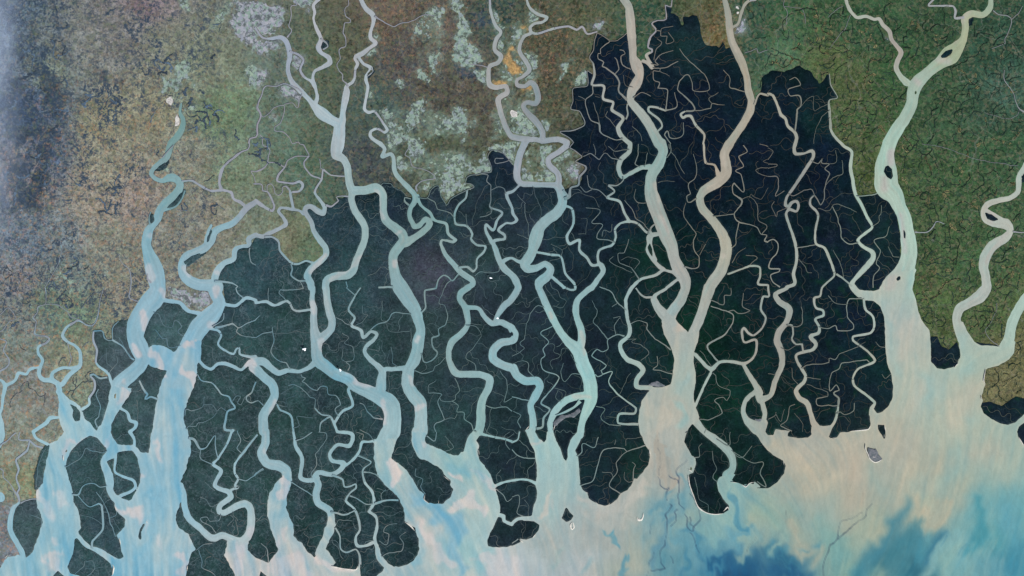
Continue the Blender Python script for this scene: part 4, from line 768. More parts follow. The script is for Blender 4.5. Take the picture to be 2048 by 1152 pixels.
# what each channel and island looks like, so that one can be told from the next
RIVER_LABELS = {
"r1": "broad pale blue river with pinkish bars, farthest west of the wide rivers",
"r3": "wide blue river curving past the grey riverside town",
"lk1": "narrow grey channel with a white northern branch feeding the second western river",
"lk2": "looping narrow blue channel through the green fields north of the western mangrove",
"r4": "blue grey river winding along the edge of the green fields above the mangrove",
"lk3": "thin pinkish channel curving round the round field-covered island",
"lk4": "pale pink channel running east from the town estuary bank",
"lk4b": "thin stepped channel west of the river with the white bars",
"lk5": "wavy pink channel joining the western estuary to the fish-hook river",
"r4b": "short blue channel sagging between the fish-hook river and the white-barred confluence",
"r4c": "fish-hook shaped blue river with one long white bar near its mouth",
"r2c": "narrow blue channel with tight bends near the south-western shore",
"w2": "thin blue creek zigzagging through the western farmland",
"w3": "blue channel looping round the dark wedge-shaped islets of the west",
"w4": "blue channel cut off by the western picture edge",
"w5": "short blue channel looping below the western farmland",
"lk7": "thin blue channel round the finger-shaped western mangrove",
"lk8": "thin channel curling round the small thumb-shaped western mangrove",
"lk9": "short winding channel inside the triangular mangrove of the western estuary",
"lk10": "blue cross channel south of the grey riverside town",
"e3": "blue channel crossing diagonally below the large western delta island",
"e4": "pinkish blue channel between the two western estuaries",
"lk11": "thin blue loop round the pear-shaped mangrove of the western estuary",
"w6": "narrow channel down the western farmland to the shore",
"w7": "small round blue lake at the western edge",
"lk6": "thin blue creek joining the tight bends in the south-west",
"r5w": "pale lilac river coming from the grey towns in the north",
"r5n": "lilac river with a knee-shaped white bar in the north",
"lk12": "lilac side channel round the small town beside the northern river",
"r5": "long pale blue river widening southward from the white northern confluence",
"r7": "slender blue river past the mint fish ponds to a folded hairpin",
"r6": "broad blue river branching east from the long pale river",
"lk13": "short straight blue link between two broad central rivers",
"r7s": "small S-curved blue channel between the two broad central rivers",
"r8": "grey blue river with a square bend west of the middle",
"lk14": "thin grey channel winding south from the mint green pond shore",
"r9": "pinkish winding channel in the middle of the delta",
"r9b": "blue grey river with a swallow-shaped bend near the middle",
"lk15": "short pale creek east of the central bay mouth",
"lk16": "pink creek opening into the east side of the blue central bay",
"lk17": "pink channel north of the half-round coastal island",
"b3a": "thin blue channel hanging south-east from the fish-hook river",
"b3b": "blue channel with boxy bends in the southern mangrove",
"lk18": "thin Y-shaped blue channel in the southern mangrove",
"lk19": "thin blue channel joining the boxy bends to the broad estuary",
"lk20": "thin pale channel running south to the half-moon shore",
"lk21": "thin stepped channel through the speckled southern mangrove",
"k0": "grey meandering river past the orange fields to the dark forest",
"k1": "grey meandering river that turns blue and wide down to its Y-shaped mouth",
"k2": "thin grey river running east across the brown fields",
"k3": "stepped pale channel down the western edge of the darkest forest",
"r11": "broad tan river with a small loop, first of the two great forest rivers",
"k4": "pale S-shaped channel leading down to the tan estuary's west bank",
"k5": "blue grey channel with folded bends ending at the Y-shaped confluence",
"k6": "thin blue channel with a heart-shaped bend in the middle forest",
"k7": "thin straight blue channels crossing the middle forest",
"r12": "broad tan river bending twice, second of the two great forest rivers",
"k8": "tan tributary beside the white-roofed riverside port",
"k9": "thin tan river looping down to the second great forest river",
"k10": "thin pale channel up the northern tip of the dark forest",
"k11": "thin looped channel beside the first great forest river",
"k12": "long thin tan river with one turquoise oxbow bend",
"k13": "tan zigzag river along the farmland edge of the dark forest",
"k14": "tan channel ring through the greenish forest south of the great rivers",
"k15": "thin straight blue channel from the tan ring to the estuary",
"k16": "tan channel circling an oval forest island near the southern shore",
"k17": "tan channel splitting the two southernmost forest capes",
"lk22": "tiny stepped channel between two long tan rivers",
"k18": "tan river with square meanders down to the southern shore",
"k13b": "thin tan zigzag channel nearest the great eastern estuary",
"lk23": "short tan channel with a curled head at the southern shore",
"d0": "pale slender river down the green eastern farmland",
"r10": "great pale green river of the east with leaf-shaped islands",
"d1": "pale river with a tight S-bend and one oval island",
"d2": "pale river entering from the eastern picture edge",
}
ISLAND_LABELS = [
(1650, 512, "large black mangrove with the turquoise oxbow bend, reaching up to the ragged green fields"),
(1508, 490, "black mangrove strip right of the second tan forest river, crossed by hairpin creeks"),
(1383, 271, "black mangrove between the two tan forest rivers, topped by a sharp northern spike"),
(1227, 749, "dark mangrove west of the wide tan estuary, ending in a rounded southern cape"),
(458, 910, "speckled blue grey mangrove between the widest western estuary and the fish-hook river"),
(881, 685, "long blue grey mangrove between the square-bend river and the broad central river"),
(740, 614, "blue grey mangrove between the long pale river and its eastern branch, with small S-curved channel"),
(1204, 352, "black mangrove with jagged western edge, left of the first tan forest river"),
(998, 811, "dark mangrove between the square-bend river and the river with the swallow-shaped bend"),
(1079, 698, "dark wedge of mangrove between the two arms of the Y-shaped confluence"),
(977, 463, "dark mangrove south of the mint pond shore, right of the thin stepped channel"),
(1475, 853, "greenish black mangrove south of the tan channel ring, reaching the southern shore"),
(627, 829, "speckled mangrove right of the fish-hook river, above the boxy bends"),
(536, 667, "blue grey mangrove south of the pale pink channel, left of the white cloud"),
(531, 553, "rounded grey mangrove just south of the yellow green fields"),
(189, 995, "large leaf-topped mangrove island between the two western estuaries"),
(1244, 193, "narrow black mangrove below the grey mud fields, left of the first tan river's top"),
(1299, 667, "black mangrove tucked left of the fork where the two tan rivers meet"),
(592, 968, "speckled mangrove between the fish-hook river and the boxy blue channel"),
(1133, 545, "dark mangrove round the heart-shaped bend in the middle forest"),
(670, 496, "blue black mangrove left of the long pale river, south of the green fields"),
(780, 1037, "dark rounded cape with gullies west of the white plume bay"),
(694, 1063, "dotted mangrove with a white sand spit at its southern end"),
(832, 900, "slim dark mangrove tongue between the two broad central rivers, ending in a round cape"),
(1761, 484, "black mangrove between the zigzag river and the great pale green river"),
(1577, 793, "black mangrove with a scribbled creek tangle by the southern shore"),
(1414, 944, "dark heart-shaped cape east of the tan estuary, white sand round its tip"),
(1052, 437, "dark mangrove directly below the flat river bend of the grey meandering rivers"),
(1752, 726, "black teardrop mangrove along the west bank of the great eastern estuary"),
(289, 810, "triangular mangrove with a pale bald centre beside the widest western estuary"),
(907, 457, "dark mangrove between the thin stepped channel and the mint pond shore"),
(719, 851, "speckled mangrove under the short Y-shaped blue channel"),
(410, 1106, "slanting mangrove sliver at the mouth of the widest western estuary"),
(337, 653, "blunt dark mangrove island between cross channel and town, its creek hook-shaped"),
(721, 998, "dotted mangrove between two thin stepped channels in the south"),
(229, 700, "finger-shaped grey mangrove along the first wide western river"),
(1034, 999, "small dark mangrove with a straight western shore on the blue central bay"),
(55, 1050, "oval mangrove island at the far south-western corner"),
(177, 1126, "stubby mangrove cut by the bottom edge between the western estuaries"),
(1023, 1066, "half-round dark coastal island with a white sandy southern edge"),
(1135, 850, "narrow dark mangrove with grey mud streaks in the forked blue channel"),
(798, 416, "small blue black mangrove below the brown farmland point"),
(437, 705, "small blue grey mangrove with a winding pink channel beside the estuary"),
(197, 804, "slender mangrove left of the first wide river above the confluence"),
(2011, 822, "black bean-shaped mangrove under the tan eastern cape"),
(1888, 709, "black mangrove block at the tip of the green eastern cape"),
(257, 932, "small pear-shaped mangrove with pale patches in the western estuary"),
(244, 859, "small square mangrove north of the pear-shaped one"),
(1110, 537, "small dark mangrove between folded blue bends in the middle forest"),
(82, 936, "long dark green strip island along the western estuary's left bank"),
(1399, 755, "thin black mangrove triangle on the tan estuary's east bank"),
(1322, 507, "black mangrove sliver beside the looped side channel of the first tan river"),
(240, 963, "tiny mangrove crescent below the pear-shaped western island"),
(1339, 592, "black almond-shaped mangrove between the first tan river and its side channel"),
(1508, 819, "oval black island with a grey inner shore near the southern coast"),
(838, 428, "tiny mangrove patch in the bend by the brown farmland shore"),
(387, 519, "slim dark green bar in the town river's big bend"),
(2044, 868, "black mangrove fragment cut by the eastern picture edge"),
(152, 828, "greyish round shoal island in the western confluence"),
(1135, 1032, "dark teardrop islet standing alone above the ring-shaped sandbar"),
(355, 399, "dark green crescent bar in the upper western river"),
(1778, 345, "largest leaf-shaped dark island in the great pale green river"),
(326, 334, "thin dark crescent in the narrow teal western river"),
(1765, 862, "small black islet with white sand on its east side"),
(259, 993, "tiny mangrove tip below the pear-shaped western island"),
(1982, 435, "oval dark island inside the tight S-bend of the eastern river"),
(1894, 108, "slanting dark leaf island high in the great pale green river"),
(1974, 689, "thin black fringe below the eastern farmland triangle"),
(304, 437, "small round dark bar beside the upper western river"),
(282, 1065, "dark elongated islet with white tip alone in the western estuary"),
(1301, 500, "tiny sliver islet inside the looped side channel of the first tan river"),
(1589, 413, "tiny black islet ringed by the turquoise oxbow"),
(1942, 43, "small dark shoal at the top bend of the great pale green river"),
(117, 1149, "dark islet touching the bottom edge in the western estuary"),
(419, 472, "thin dark bar beside the narrows above the town river's bend"),
(648, 91, "small black wedge beside the knee-shaped white bar"),
(2046, 358, "tiny dark islet at the eastern picture edge"),
(744, 146, "small black triangle in the fork of the northern slender river"),
(525, 1150, "dark islet touching the bottom edge below the fish-hook river"),
(655, 85, "tiny black chip beside the knee-shaped white bar"),
(1797, 557, "small round dark islet where the eastern river widens to the estuary"),
(1809, 469, "thin dark sliver along the inner bank of the great pale green river"),
(295, 439, "tiny dark chip touching the small round bar of the upper western river"),
(740, 145, "tiny black chip left of the small triangle in the northern fork"),
(733, 143, "smallest black chip at the northern fork"),
]
# ------------------------------------------------------------------ survey grid and helpers
W, H, STEP = 2048, 1152, 2
GX = np.arange(0, W + 1, STEP, dtype=np.float64)
GY = np.arange(0, H + 1, STEP, dtype=np.float64)
NX, NY = len(GX), len(GY)
PX, PY = np.meshgrid(GX, GY)


def parse(txt):
    """'A0 x,y,w ...' -> list of (x, y, width) on the full sheet"""
    ox = oy = 0
    w = 10.0
    out = []
    for t in txt.split():
        if t[0].isalpha():
            ox, oy = 512 * "ABCD".index(t[0]), 288 * int(t[1])
            continue
        p = t.split(",")
        if len(p) > 2:
            w = float(p[2])
        out.append((ox + float(p[0]) / 4, oy + float(p[1]) / 4, w / 4))
    return np.array(out)


def smooth_path(p, step=3.0):
    """Catmull-Rom through the surveyed points"""
    if len(p) < 2:
        return p
    q = np.vstack([2 * p[0] - p[1], p, 2 * p[-1] - p[-2]])
    out = []
    for i in range(1, len(q) - 2):
        a, b, c, d = q[i - 1], q[i], q[i + 1], q[i + 2]
        L = np.hypot(*(c - b)[:2])
        n = max(1, int(L / step))
        t = (np.arange(n) / n)[:, None]
        ta = np.clip(L / max(np.hypot(*(b - a)[:2]), 1e-3), 0, 1)
        td = np.clip(L / max(np.hypot(*(d - c)[:2]), 1e-3), 0, 1)
        m1 = 0.5 * ((c - b) + (b - a) * ta)
        m2 = 0.5 * ((c - b) + (d - c) * td)
        h = (2 * t**3 - 3 * t**2 + 1) * b + (t**3 - 2 * t**2 + t) * m1 + (-2 * t**3 + 3 * t**2) * c + (t**3 - t**2) * m2
        out.append(h)
    out.append(p[-1:])
    r = np.vstack(out)
    r[:, 2] = np.maximum(r[:, 2], 0.8)
    return r


def vnoise(x, y, seed=0):
    r = np.random.RandomState(seed).rand(256, 256)
    xi, yi = np.floor(x).astype(int), np.floor(y).astype(int)
    fx, fy = x - xi, y - yi
    fx, fy = fx * fx * (3 - 2 * fx), fy * fy * (3 - 2 * fy)
    a = r[yi & 255, xi & 255]; b = r[yi & 255, (xi + 1) & 255]
    c = r[(yi + 1) & 255, xi & 255]; d = r[(yi + 1) & 255, (xi + 1) & 255]
    return (a * (1 - fx) + b * fx) * (1 - fy) + (c * (1 - fx) + d * fx) * fy


def fbm(x, y, octaves=4, seed=0, gain=0.5):
    s, a, n = 0.0, 1.0, 0.0
    for o in range(octaves):
        s = s + a * (vnoise(x * 2**o + 17.3 * o, y * 2**o + 9.1 * o, seed + o) - 0.5)
        n += a
        a *= gain
    return s / n * 2


def sstep(a, b, x):
    t = np.clip((x - a) / (b - a), 0, 1)
    return t * t * (3 - 2 * t)


def stroke_into(F, path, closed=False, pad=12, ids=None, sid=0, U=None, V=None, warp=None):
    """raise field F to (radius - distance) around the path"""
    pts = np.vstack([path, path[:1]]) if closed else path
    arc = 0.0
    for i in range(len(pts) - 1):
        (x0, y0, w0), (x1, y1, w1) = pts[i], pts[i + 1]
        L2 = (x1 - x0)**2 + (y1 - y0)**2
        r0, r1 = (0, 0) if closed else (w0 / 2, w1 / 2)
        m = max(r0, r1) + pad
        i0 = max(int((min(x0, x1) - m) / STEP), 0); i1 = min(int((max(x0, x1) + m) / STEP) + 2, NX)
        j0 = max(int((min(y0, y1) - m) / STEP), 0); j1 = min(int((max(y0, y1) + m) / STEP) + 2, NY)
        if i0 >= i1 or j0 >= j1:
            arc += math.sqrt(L2)
            continue
        sl = (slice(j0, j1), slice(i0, i1))
        X, Y = PX[sl], PY[sl]
        if warp is not None:
            X, Y = X + warp[0][sl], Y + warp[1][sl]
        dx, dy = x1 - x0, y1 - y0
        t = np.clip(((X - x0) * dx + (Y - y0) * dy) / max(L2, 1e-9), 0, 1)
        d = np.hypot(X - x0 - t * dx, Y - y0 - t * dy)
        v = (r0 + (r1 - r0) * t) - d
        up = v > F[sl]
        F[sl] = np.where(up, v, F[sl])
        if ids is not None:
            ids[sl] = np.where(up & (v > -6), sid, ids[sl])
        if U is not None:
            U[sl] = np.where(up, arc + t * math.sqrt(L2), U[sl])
            side = (dx * (Y - y0) - dy * (X - x0)) / max(math.sqrt(L2), 1e-6)
            V[sl] = np.where(up, side, V[sl])
        arc += math.sqrt(L2)


def poly_field(path, pad=12):
    """signed distance to a polygon (positive inside, clipped to +-pad)"""
    F = np.full((NY, NX), -float(pad))
    stroke_into(F, path, closed=True, pad=pad)
    inside = np.zeros((NY, NX), bool)
    q = np.vstack([path, path[:1]])
    for i in range(len(path)):
        x0, y0 = q[i][:2]; x1, y1 = q[i + 1][:2]
        if y0 == y1:
            continue
        lo, hi = (y0, y1) if y0 < y1 else (y1, y0)
        rows = np.nonzero((GY >= lo) & (GY < hi))[0]
        if len(rows) == 0:
            continue
        xs = x0 + (GY[rows] - y0) * (x1 - x0) / (y1 - y0)
        inside[rows] ^= GX[None, :] > xs[:, None]
    return np.where(inside, -F, F)


def lin(c):
    c = np.asarray(c, float) / 255.0
    return np.where(c <= 0.04045, c / 12.92, ((c + 0.055) / 1.055)**2.4)


def spread(pts, X, Y, power=3.2, soft=14.0):
    """inverse-distance blend of surveyed values"""
    P = np.array([[float(v) for v in t.split(",")] for t in pts.split()])
    num = np.zeros(X.shape + (P.shape[1] - 2,)); den = np.zeros(X.shape)
    for row in P:
        w = ((X - row[0])**2 + (Y - row[1])**2 + soft**2)**(-power / 2)
        den += w
        num += w[..., None] * row[2:]
    return num / den[..., None]


# ------------------------------------------------------------------ where water, forest and farmland lie
bay = parse(BAY)
wfield = poly_field(bay)
ids = np.where(wfield > -6, 0, -1)                    # 0 = the sea and its estuaries
wfield += np.where(wfield > -11.9, fbm(PX / 7, PY / 7, 3, 5) * (1.0 + 1.3 * sstep(1250, 700, PX) * sstep(500, 700, PY)), 0)
for t in LAND1:
    p = poly_field(parse(t))
    p += np.where(p > -11.9, fbm(PX / 6, PY / 6, 3, 8) * 1.2, 0)
    wfield = np.minimum(wfield, -p)
sea_field = wfield.copy()

RIVERS = ["sea"]
U = np.zeros((NY, NX)); V = np.zeros((NY, NX))
sf = np.full((NY, NX), -40.0)
creeks, riverpaths = [], []
for line in STROKES.strip().splitlines():
    key, txt = line.split("|")
    p = smooth_path(parse(txt))
    p[:, 2] -= np.minimum(0.9, 0.22 * p[:, 2])             # surveyed outer edges include the soft bank
    if key == "-":
        creeks.append(p)
        continue
    if key not in RIVERS:
        RIVERS.append(key)
    riverpaths.append((RIVERS.index(key), p))
sid = np.full((NY, NX), -1)
for k, p in sorted(riverpaths, key=lambda a: -a[1][:, 2].mean()):
    stroke_into(sf, p, ids=sid, sid=k, U=U, V=V)
sf += np.where(sf > -12, fbm(PX / 8, PY / 8, 3, 11) * 0.9, 0)
ids = np.where((sid > 0) & ((wfield < 0) | (ids < 0)), sid, ids)
wfield = np.maximum(wfield, sf)
for t in LAND2:
    p = poly_field(parse(t))
    p += np.where(p > -11.9, fbm(PX / 5, PY / 5, 3, 21) * 0.6, 0)
    wfield = np.minimum(wfield, -p)
ffield = np.full((NY, NX), -12.0)
for t in FOREST:
    ffield = np.maximum(ffield, poly_field(parse(t)))
ffield += np.where(np.abs(ffield) < 11.9, fbm(PX / 9, PY / 9, 4, 31) * 3.0, 0)
isl = np.zeros((NY, NX), bool)
for t in LAND1 + LAND2:
    isl |= poly_field(parse(t)) > -6
ffield = np.where(isl & (wfield < 6), np.maximum(ffield, 6.0), ffield)
for line in SALT[:0]:
    pass

# ------------------------------------------------------------------ colours of the place, with haze painted into ground and forest
wx = fbm(PX / 60, PY / 60, 4, 41) * 16; wy = fbm(PX / 60, PY / 60, 4, 47) * 16


def at(F, x, y):
    """bilinear look-up on the survey grid"""
    gx = np.clip(x / STEP, 0, NX - 1.001); gy = np.clip(y / STEP, 0, NY - 1.001)
    i, j = gx.astype(int), gy.astype(int)
    fx, fy = gx - i, gy - j
    return (F[j, i] * (1 - fx) + F[j, i + 1] * fx) * (1 - fy) + (F[j + 1, i] * (1 - fx) + F[j + 1, i + 1] * fx) * fy


# tidal drift: direction of flow, and the eddies that fold the sediment
fl = spread(FLOW_PTS, PX, PY, 3.0, 30)
fl = fl + 0.5 * np.stack([fbm(PX / 90, PY / 90, 3, 401), fbm(PX / 90, PY / 90, 3, 405)], -1)
fl = fl / np.maximum(np.hypot(fl[..., 0], fl[..., 1]), 1e-6)[..., None]
FLX, FLY = fl[..., 0], fl[..., 1]


def smear(N, steps, h=2.0):
    """average N along the flow lines"""
    tot, n = N.copy(), 1
    for sg in (1, -1):
        x, y = PX.copy(), PY.copy()
        for _ in range(steps):
            dx, dy = at(FLX, x, y), at(FLY, x, y)
            x += sg * h * dx; y += sg * h * dy
            tot += at(N, x, y); n += 1
    return tot / n


grain = smear(fbm(PX / 4.5, PY / 4.5, 2, 411), 20) * 3.0
coarse = smear(fbm(PX / 13, PY / 13, 3, 415), 16, 3.0) * 2.4
psi = (fbm(PX / 95, PY / 95, 2, 421) * 95 + fbm(PX / 34, PY / 34, 2, 425) * 20) * (1 - 0.45 * sstep(1450, 1700, PX))
py_, px_ = np.gradient(psi, STEP)
ex, ey = PX.copy(), PY.copy()
south = sstep(960, 1060, PY) * sstep(1100, 1350, PX)
for _ in range(9):
    vx, vy = at(py_, ex, ey), -at(px_, ex, ey)
    ex = ex + vx * 1.15; ey = ey + vy * 1.15
drift = coarse * (5 + 9 * south + 10 * sstep(1100, 700, PX)) + grain * (3 + 6 * south + 5 * sstep(1100, 700, PX))
ex = ex + FLX * drift; ey = ey + FLY * drift
swx, swy = ex - PX, ey - PY
calm = np.where((sf > -2) & (ids > 0), 0.25, 1.0)
swx, swy = swx * calm, swy * calm
water = spread(WATER_PTS, PX + swx * 1.2, PY + swy * 1.2) - sstep(1150, 850, PX)[..., None] * np.array((4, 7, 11))
for line in SEDIMENT.strip().splitlines():
    c, path = line.split("|")
    c = [float(v) for v in c.split(",")]
    F = np.full((NY, NX), -999.0)
    thin = c[4] < 2.6
    p = smooth_path(parse(path)) if len(path.split()) > 2 else parse(path)
    if len(p) == 1:
        p = np.vstack([p, p + 0.5])
    wf = 0.4 if thin else 1.0
    stroke_into(F, p, pad=c[4] * 3, warp=(swx * wf, swy * wf))
    if thin:
        a = 0.8 * c[3] * sstep(-1.0, 1.0, F) * (0.6 + 0.7 * np.clip(0.5 + fbm(PX / 14, PY / 14, 3, 71), 0, 1))
    else:
        ez = np.where(PX > 1500, 1.7, 0.8)
        a = 0.95 * c[3] * sstep(-c[4] * ez, c[4] * ez * 0.8, F + grain * 1.8)
    a = np.clip(a, 0, 1)[..., None]
    water = water * (1 - a) + np.array(c[:3]) * (0.72 if thin and c[2] < 150 else 1.0) * a
inriv = (sf > -2) & (ids > 0)
west = sstep(1250, 500, PX)
st = fbm(U / 60, V / 5, 4, 81, 0.6) * 0.8 + 0.5 * fbm(PX / 60, PY / 60, 3, 83)
mix = sstep(0.05, 0.9, st) * 0.75
water = np.where(inriv[..., None], water + mix[..., None] * (np.array((30, 8, 2)) * west[..., None] + np.array((15, 2, -4)) * (1 - west[..., None])), water)
mix = sstep(0.0, -0.8, st) * 0.75
water = np.where(inriv[..., None], water + mix[..., None] * (np.array((-20, -6, 0)) * west[..., None] + np.array((-16, 2, 4)) * (1 - west[..., None])), water)
fine = fbm(U / 50, V / 2.4, 3, 87)
water = np.where(inriv[..., None], water * (1 + 0.075 * fine)[..., None], water)
sea_tint = (~inriv) * 1.0
water = water + (coarse * sea_tint * (1.2 + 2.6 * west))[..., None] * np.array((11, 4, 0)) + (grain * sea_tint * (1 + 0.9 * west))[..., None] * np.array((13, 7, 4))
water = water + (sstep(1100, 1300, PX) * sstep(620, 760, PY) * sstep(-60, 60, water[..., 0] - 120))[..., None] * np.array((1, 2, -2))
edge = sstep(5, 1, wfield) * sstep(-6, 0, wfield) * sstep(-4, 2, sea_field)
water = water + edge[..., None] * np.array((26, 14, 8)) * 0.35
water = np.clip(water * 0.95, 8, 235)

ground = spread(GROUND_PTS, PX + wx * 1.4, PY + wy * 1.4, 3.6, 10)
ground = ground + (sstep(700, 450, PX))[..., None] * np.array((20, 24, 36))  # haze veil painted into the western fields: lighter and bluer
ground = ground + (sstep(1440, 1600, PX))[..., None] * np.array((3, 7, 2))
south_west = sstep(470, 420, PX) * sstep(580, 680, PY)
ground = ground + south_west[..., None] * np.array((-10, 1, -5))
farwest = sstep(160, 60, PX + wx * 2) * sstep(470, 380, PY + wy * 2) * 1.25 * sstep(-0.08, 0.1, fbm(PX / 20, PY / 30, 6, 451, 0.7))
ground = ground * (1 - 0.55 * farwest[..., None]) + np.array((58, 74, 98)) * 0.55 * farwest[..., None]
forest = spread(FOREST_PTS, PX + wx * 1.5, PY + wy * 1.5, 3.0, 14)  # canopy tone includes the airlight's blue and the paler western veil
forest = forest * (1 + 0.22 * fbm(PX / 46, PY / 46, 4, 461))[..., None] + (fbm(PX / 30, PY / 30, 4, 463) * 5)[..., None] * np.array((-0.5, 1, -0.3))
forest = np.maximum(forest * (1 - 0.07 * sstep(1150, 900, PX))[..., None], 8) + sstep(1000, 500, PX)[..., None] * np.array((-3, 1, -2))
mud = sstep(3.6, 0.4, -wfield) * np.clip(0.45 + fbm(PX / 10, PY / 10, 4, 441) * 1.1, 0, 1) * (0.3 + 0.25 * sstep(760, 900, PY))
forest = forest * (1 - mud[..., None]) + np.array((128, 128, 124)) * mud[..., None]


def patch(polys, pad=12, rough=5.0, seed=91):
    if rough >= 7:
        pad = 22
    F = np.full((NY, NX), -float(pad))
    for t in polys:
        F = np.maximum(F, poly_field(parse(t), pad))
    if rough >= 7:
        F = F + np.where(F > -pad + 0.1, fbm(PX / 30, PY / 30, 3, seed + 7) * 12, 0)
    return F + np.where(np.abs(F) < pad - 0.1, fbm(PX / 11, PY / 11, 5, seed, 0.62) * rough * (2.0 if rough >= 7 else 1.0), 0)


dk = sstep(-3, 5, patch(DARKS, 12, 9, 93) + fbm(PX / 7, PY / 7, 4, 95) * 7)
ground = ground * (1 - dk[..., None] * 0.75) + np.array((52, 68, 84)) * dk[..., None] * 0.75
wetp = sstep(-9, 6, np.maximum(patch(PONDS, 12, 8, 111), patch(SPARSE, 12, 8, 113) - 17) + fbm(PX / 6, PY / 6, 4, 431, 0.6) * 9) * 0.55
ground = ground * (1 - wetp[..., None]) + np.array((132, 158, 146)) * wetp[..., None]
twn = sstep(-9, 6, patch(TOWNS, 12, 8, 121) + fbm(PX / 6, PY / 6, 4, 437, 0.6) * 9) * 0.55
ground = ground * (1 - twn[..., None]) + np.array((146, 150, 160)) * twn[..., None]
og = sstep(-2, 4, patch(ORANGE, 12, 6, 97) + fbm(PX / 5, PY / 5, 3, 99) * 4)
ground = ground * (1 - 0.8 * og[..., None]) + np.array((214, 166, 104)) * 0.8 * og[..., None]

one = np.ones((NY, NX))
grove = np.clip(0.48 + 0.7 * sstep(-0.1, 0.35, fbm(PX / 70, PY / 70, 4, 211)) + 0.6 * np.exp(-((PX - 90) / 60)**2 - ((PY - 250) / 190)**2), 0, 1)
g_clump = sstep(560, 300, PX) * sstep(760, 560, PY) * grove + 0.22 + 0.3 * np.exp(-((PX - 830) / 130)**2 - ((PY - 160) / 160)**2)
g_vein = sstep(1440, 1640, PX) * (0.75 + 0.25 * sstep(200, 500, PY)) + 0.12 * sstep(480, 100, PX) * sstep(500, 700, PY) + 0.45 * sstep(560, 420, PX) * sstep(40, 120, PX)
g_tan = (1 - 0.8 * farwest) * np.clip(0.15 + 0.7 * sstep(520, 300, PX) * sstep(60, 300, PY) + 0.4 * sstep(700, 760, PX) * sstep(1000, 900, PX) * sstep(320, 60, PY)
                + 0.75 * np.exp(-((PX - 1680) / 70)**2 - ((PY - 170) / 110)**2) + 0.5 * sstep(1500, 1750, PX) * sstep(200, 500, PY)
                + 0.5 * np.exp(-((PX - 1440) / 40)**2 - ((PY - 40) / 60)**2)
                + 0.5 * np.exp(-((PX - 1100) / 90)**2 - ((PY - 100) / 120)**2), 0, 1)
f_pale = np.clip(sstep(1180, 420, PX) * 0.8 + 0.35 * np.exp(-((PX - 860) / 60)**2 - ((PY - 530) / 50)**2), 0, 1)
f_spk = np.clip(np.exp(-((PX - 680) / 130)**2 - ((PY - 980) / 110)**2) + 0.5 * sstep(450, 100, PX), 0, 1)
f_grn = np.clip(sstep(1150, 1350, PX) * sstep(350, 560, PY), 0, 1)


def msk(a, b, c):
    return np.stack([a, b, c], -1)


def rgb(a):
    return np.clip(lin(a) / GAIN, 0, 1)


# ------------------------------------------------------------------ sheet meshes (marching squares with shared vertices)
OUT = np.array([6, 14, 26, 44, 70, 110, 170, 260, 400.0])
PADN = len(OUT)
FX = np.concatenate([-OUT[::-1], GX, W + OUT]); FY = np.concatenate([-OUT[::-1], GY, H + OUT])


def pad(a):
    return np.pad(a, [(PADN, PADN), (PADN, PADN)] + [(0, 0)] * (a.ndim - 2), mode='edge')


def comps(mask):
    """4-connected labels by row runs and union-find"""
    lab = np.zeros(mask.shape, np.int32)
    parent = [0]

    def find(a):
        while parent[a] != a:
            parent[a] = parent[parent[a]]
            a = parent[a]
        return a
    prev = []
    for j in range(mask.shape[0]):
        m = np.concatenate([[0], mask[j].astype(np.int8), [0]])
        d = np.diff(m)
        runs = []
        pi = 0
        for s, e in zip(np.nonzero(d == 1)[0], np.nonzero(d == -1)[0]):
            l = 0
            while pi < len(prev) and prev[pi][1] <= s:
                pi += 1
            k = pi
            while k < len(prev) and prev[k][0] < e:
                r = find(prev[k][2])
                if l == 0:
                    l = r
                elif r != l:
                    parent[max(l, r)] = min(l, r)
                    l = min(l, r)
                k += 1
            if l == 0:
                l = len(parent)
                parent.append(l)
            runs.append((s, e, l))
            lab[j, s:e] = l
        prev = runs
    root = np.array([find(i) for i in range(len(parent))])
    return root[lab]


CASES = []
for c in range(16):                                   # corner bits: 1 = tl, 2 = tr, 4 = br, 8 = bl
    on = [c & 1, c & 2, c & 4, c & 8]
    ring = []
    for k in range(4):
        if on[k]:
            ring.append(k)
        if bool(on[k]) != bool(on[(k + 1) % 4]):
            ring.append(4 + k)
    polys = [ring] if ring else []
    if c == 5:
        polys = [[0, 4, 7], [2, 6, 5]]
    if c == 10:
        polys = [[1, 5, 4], [3, 7, 6]]
    CASES.append(polys)


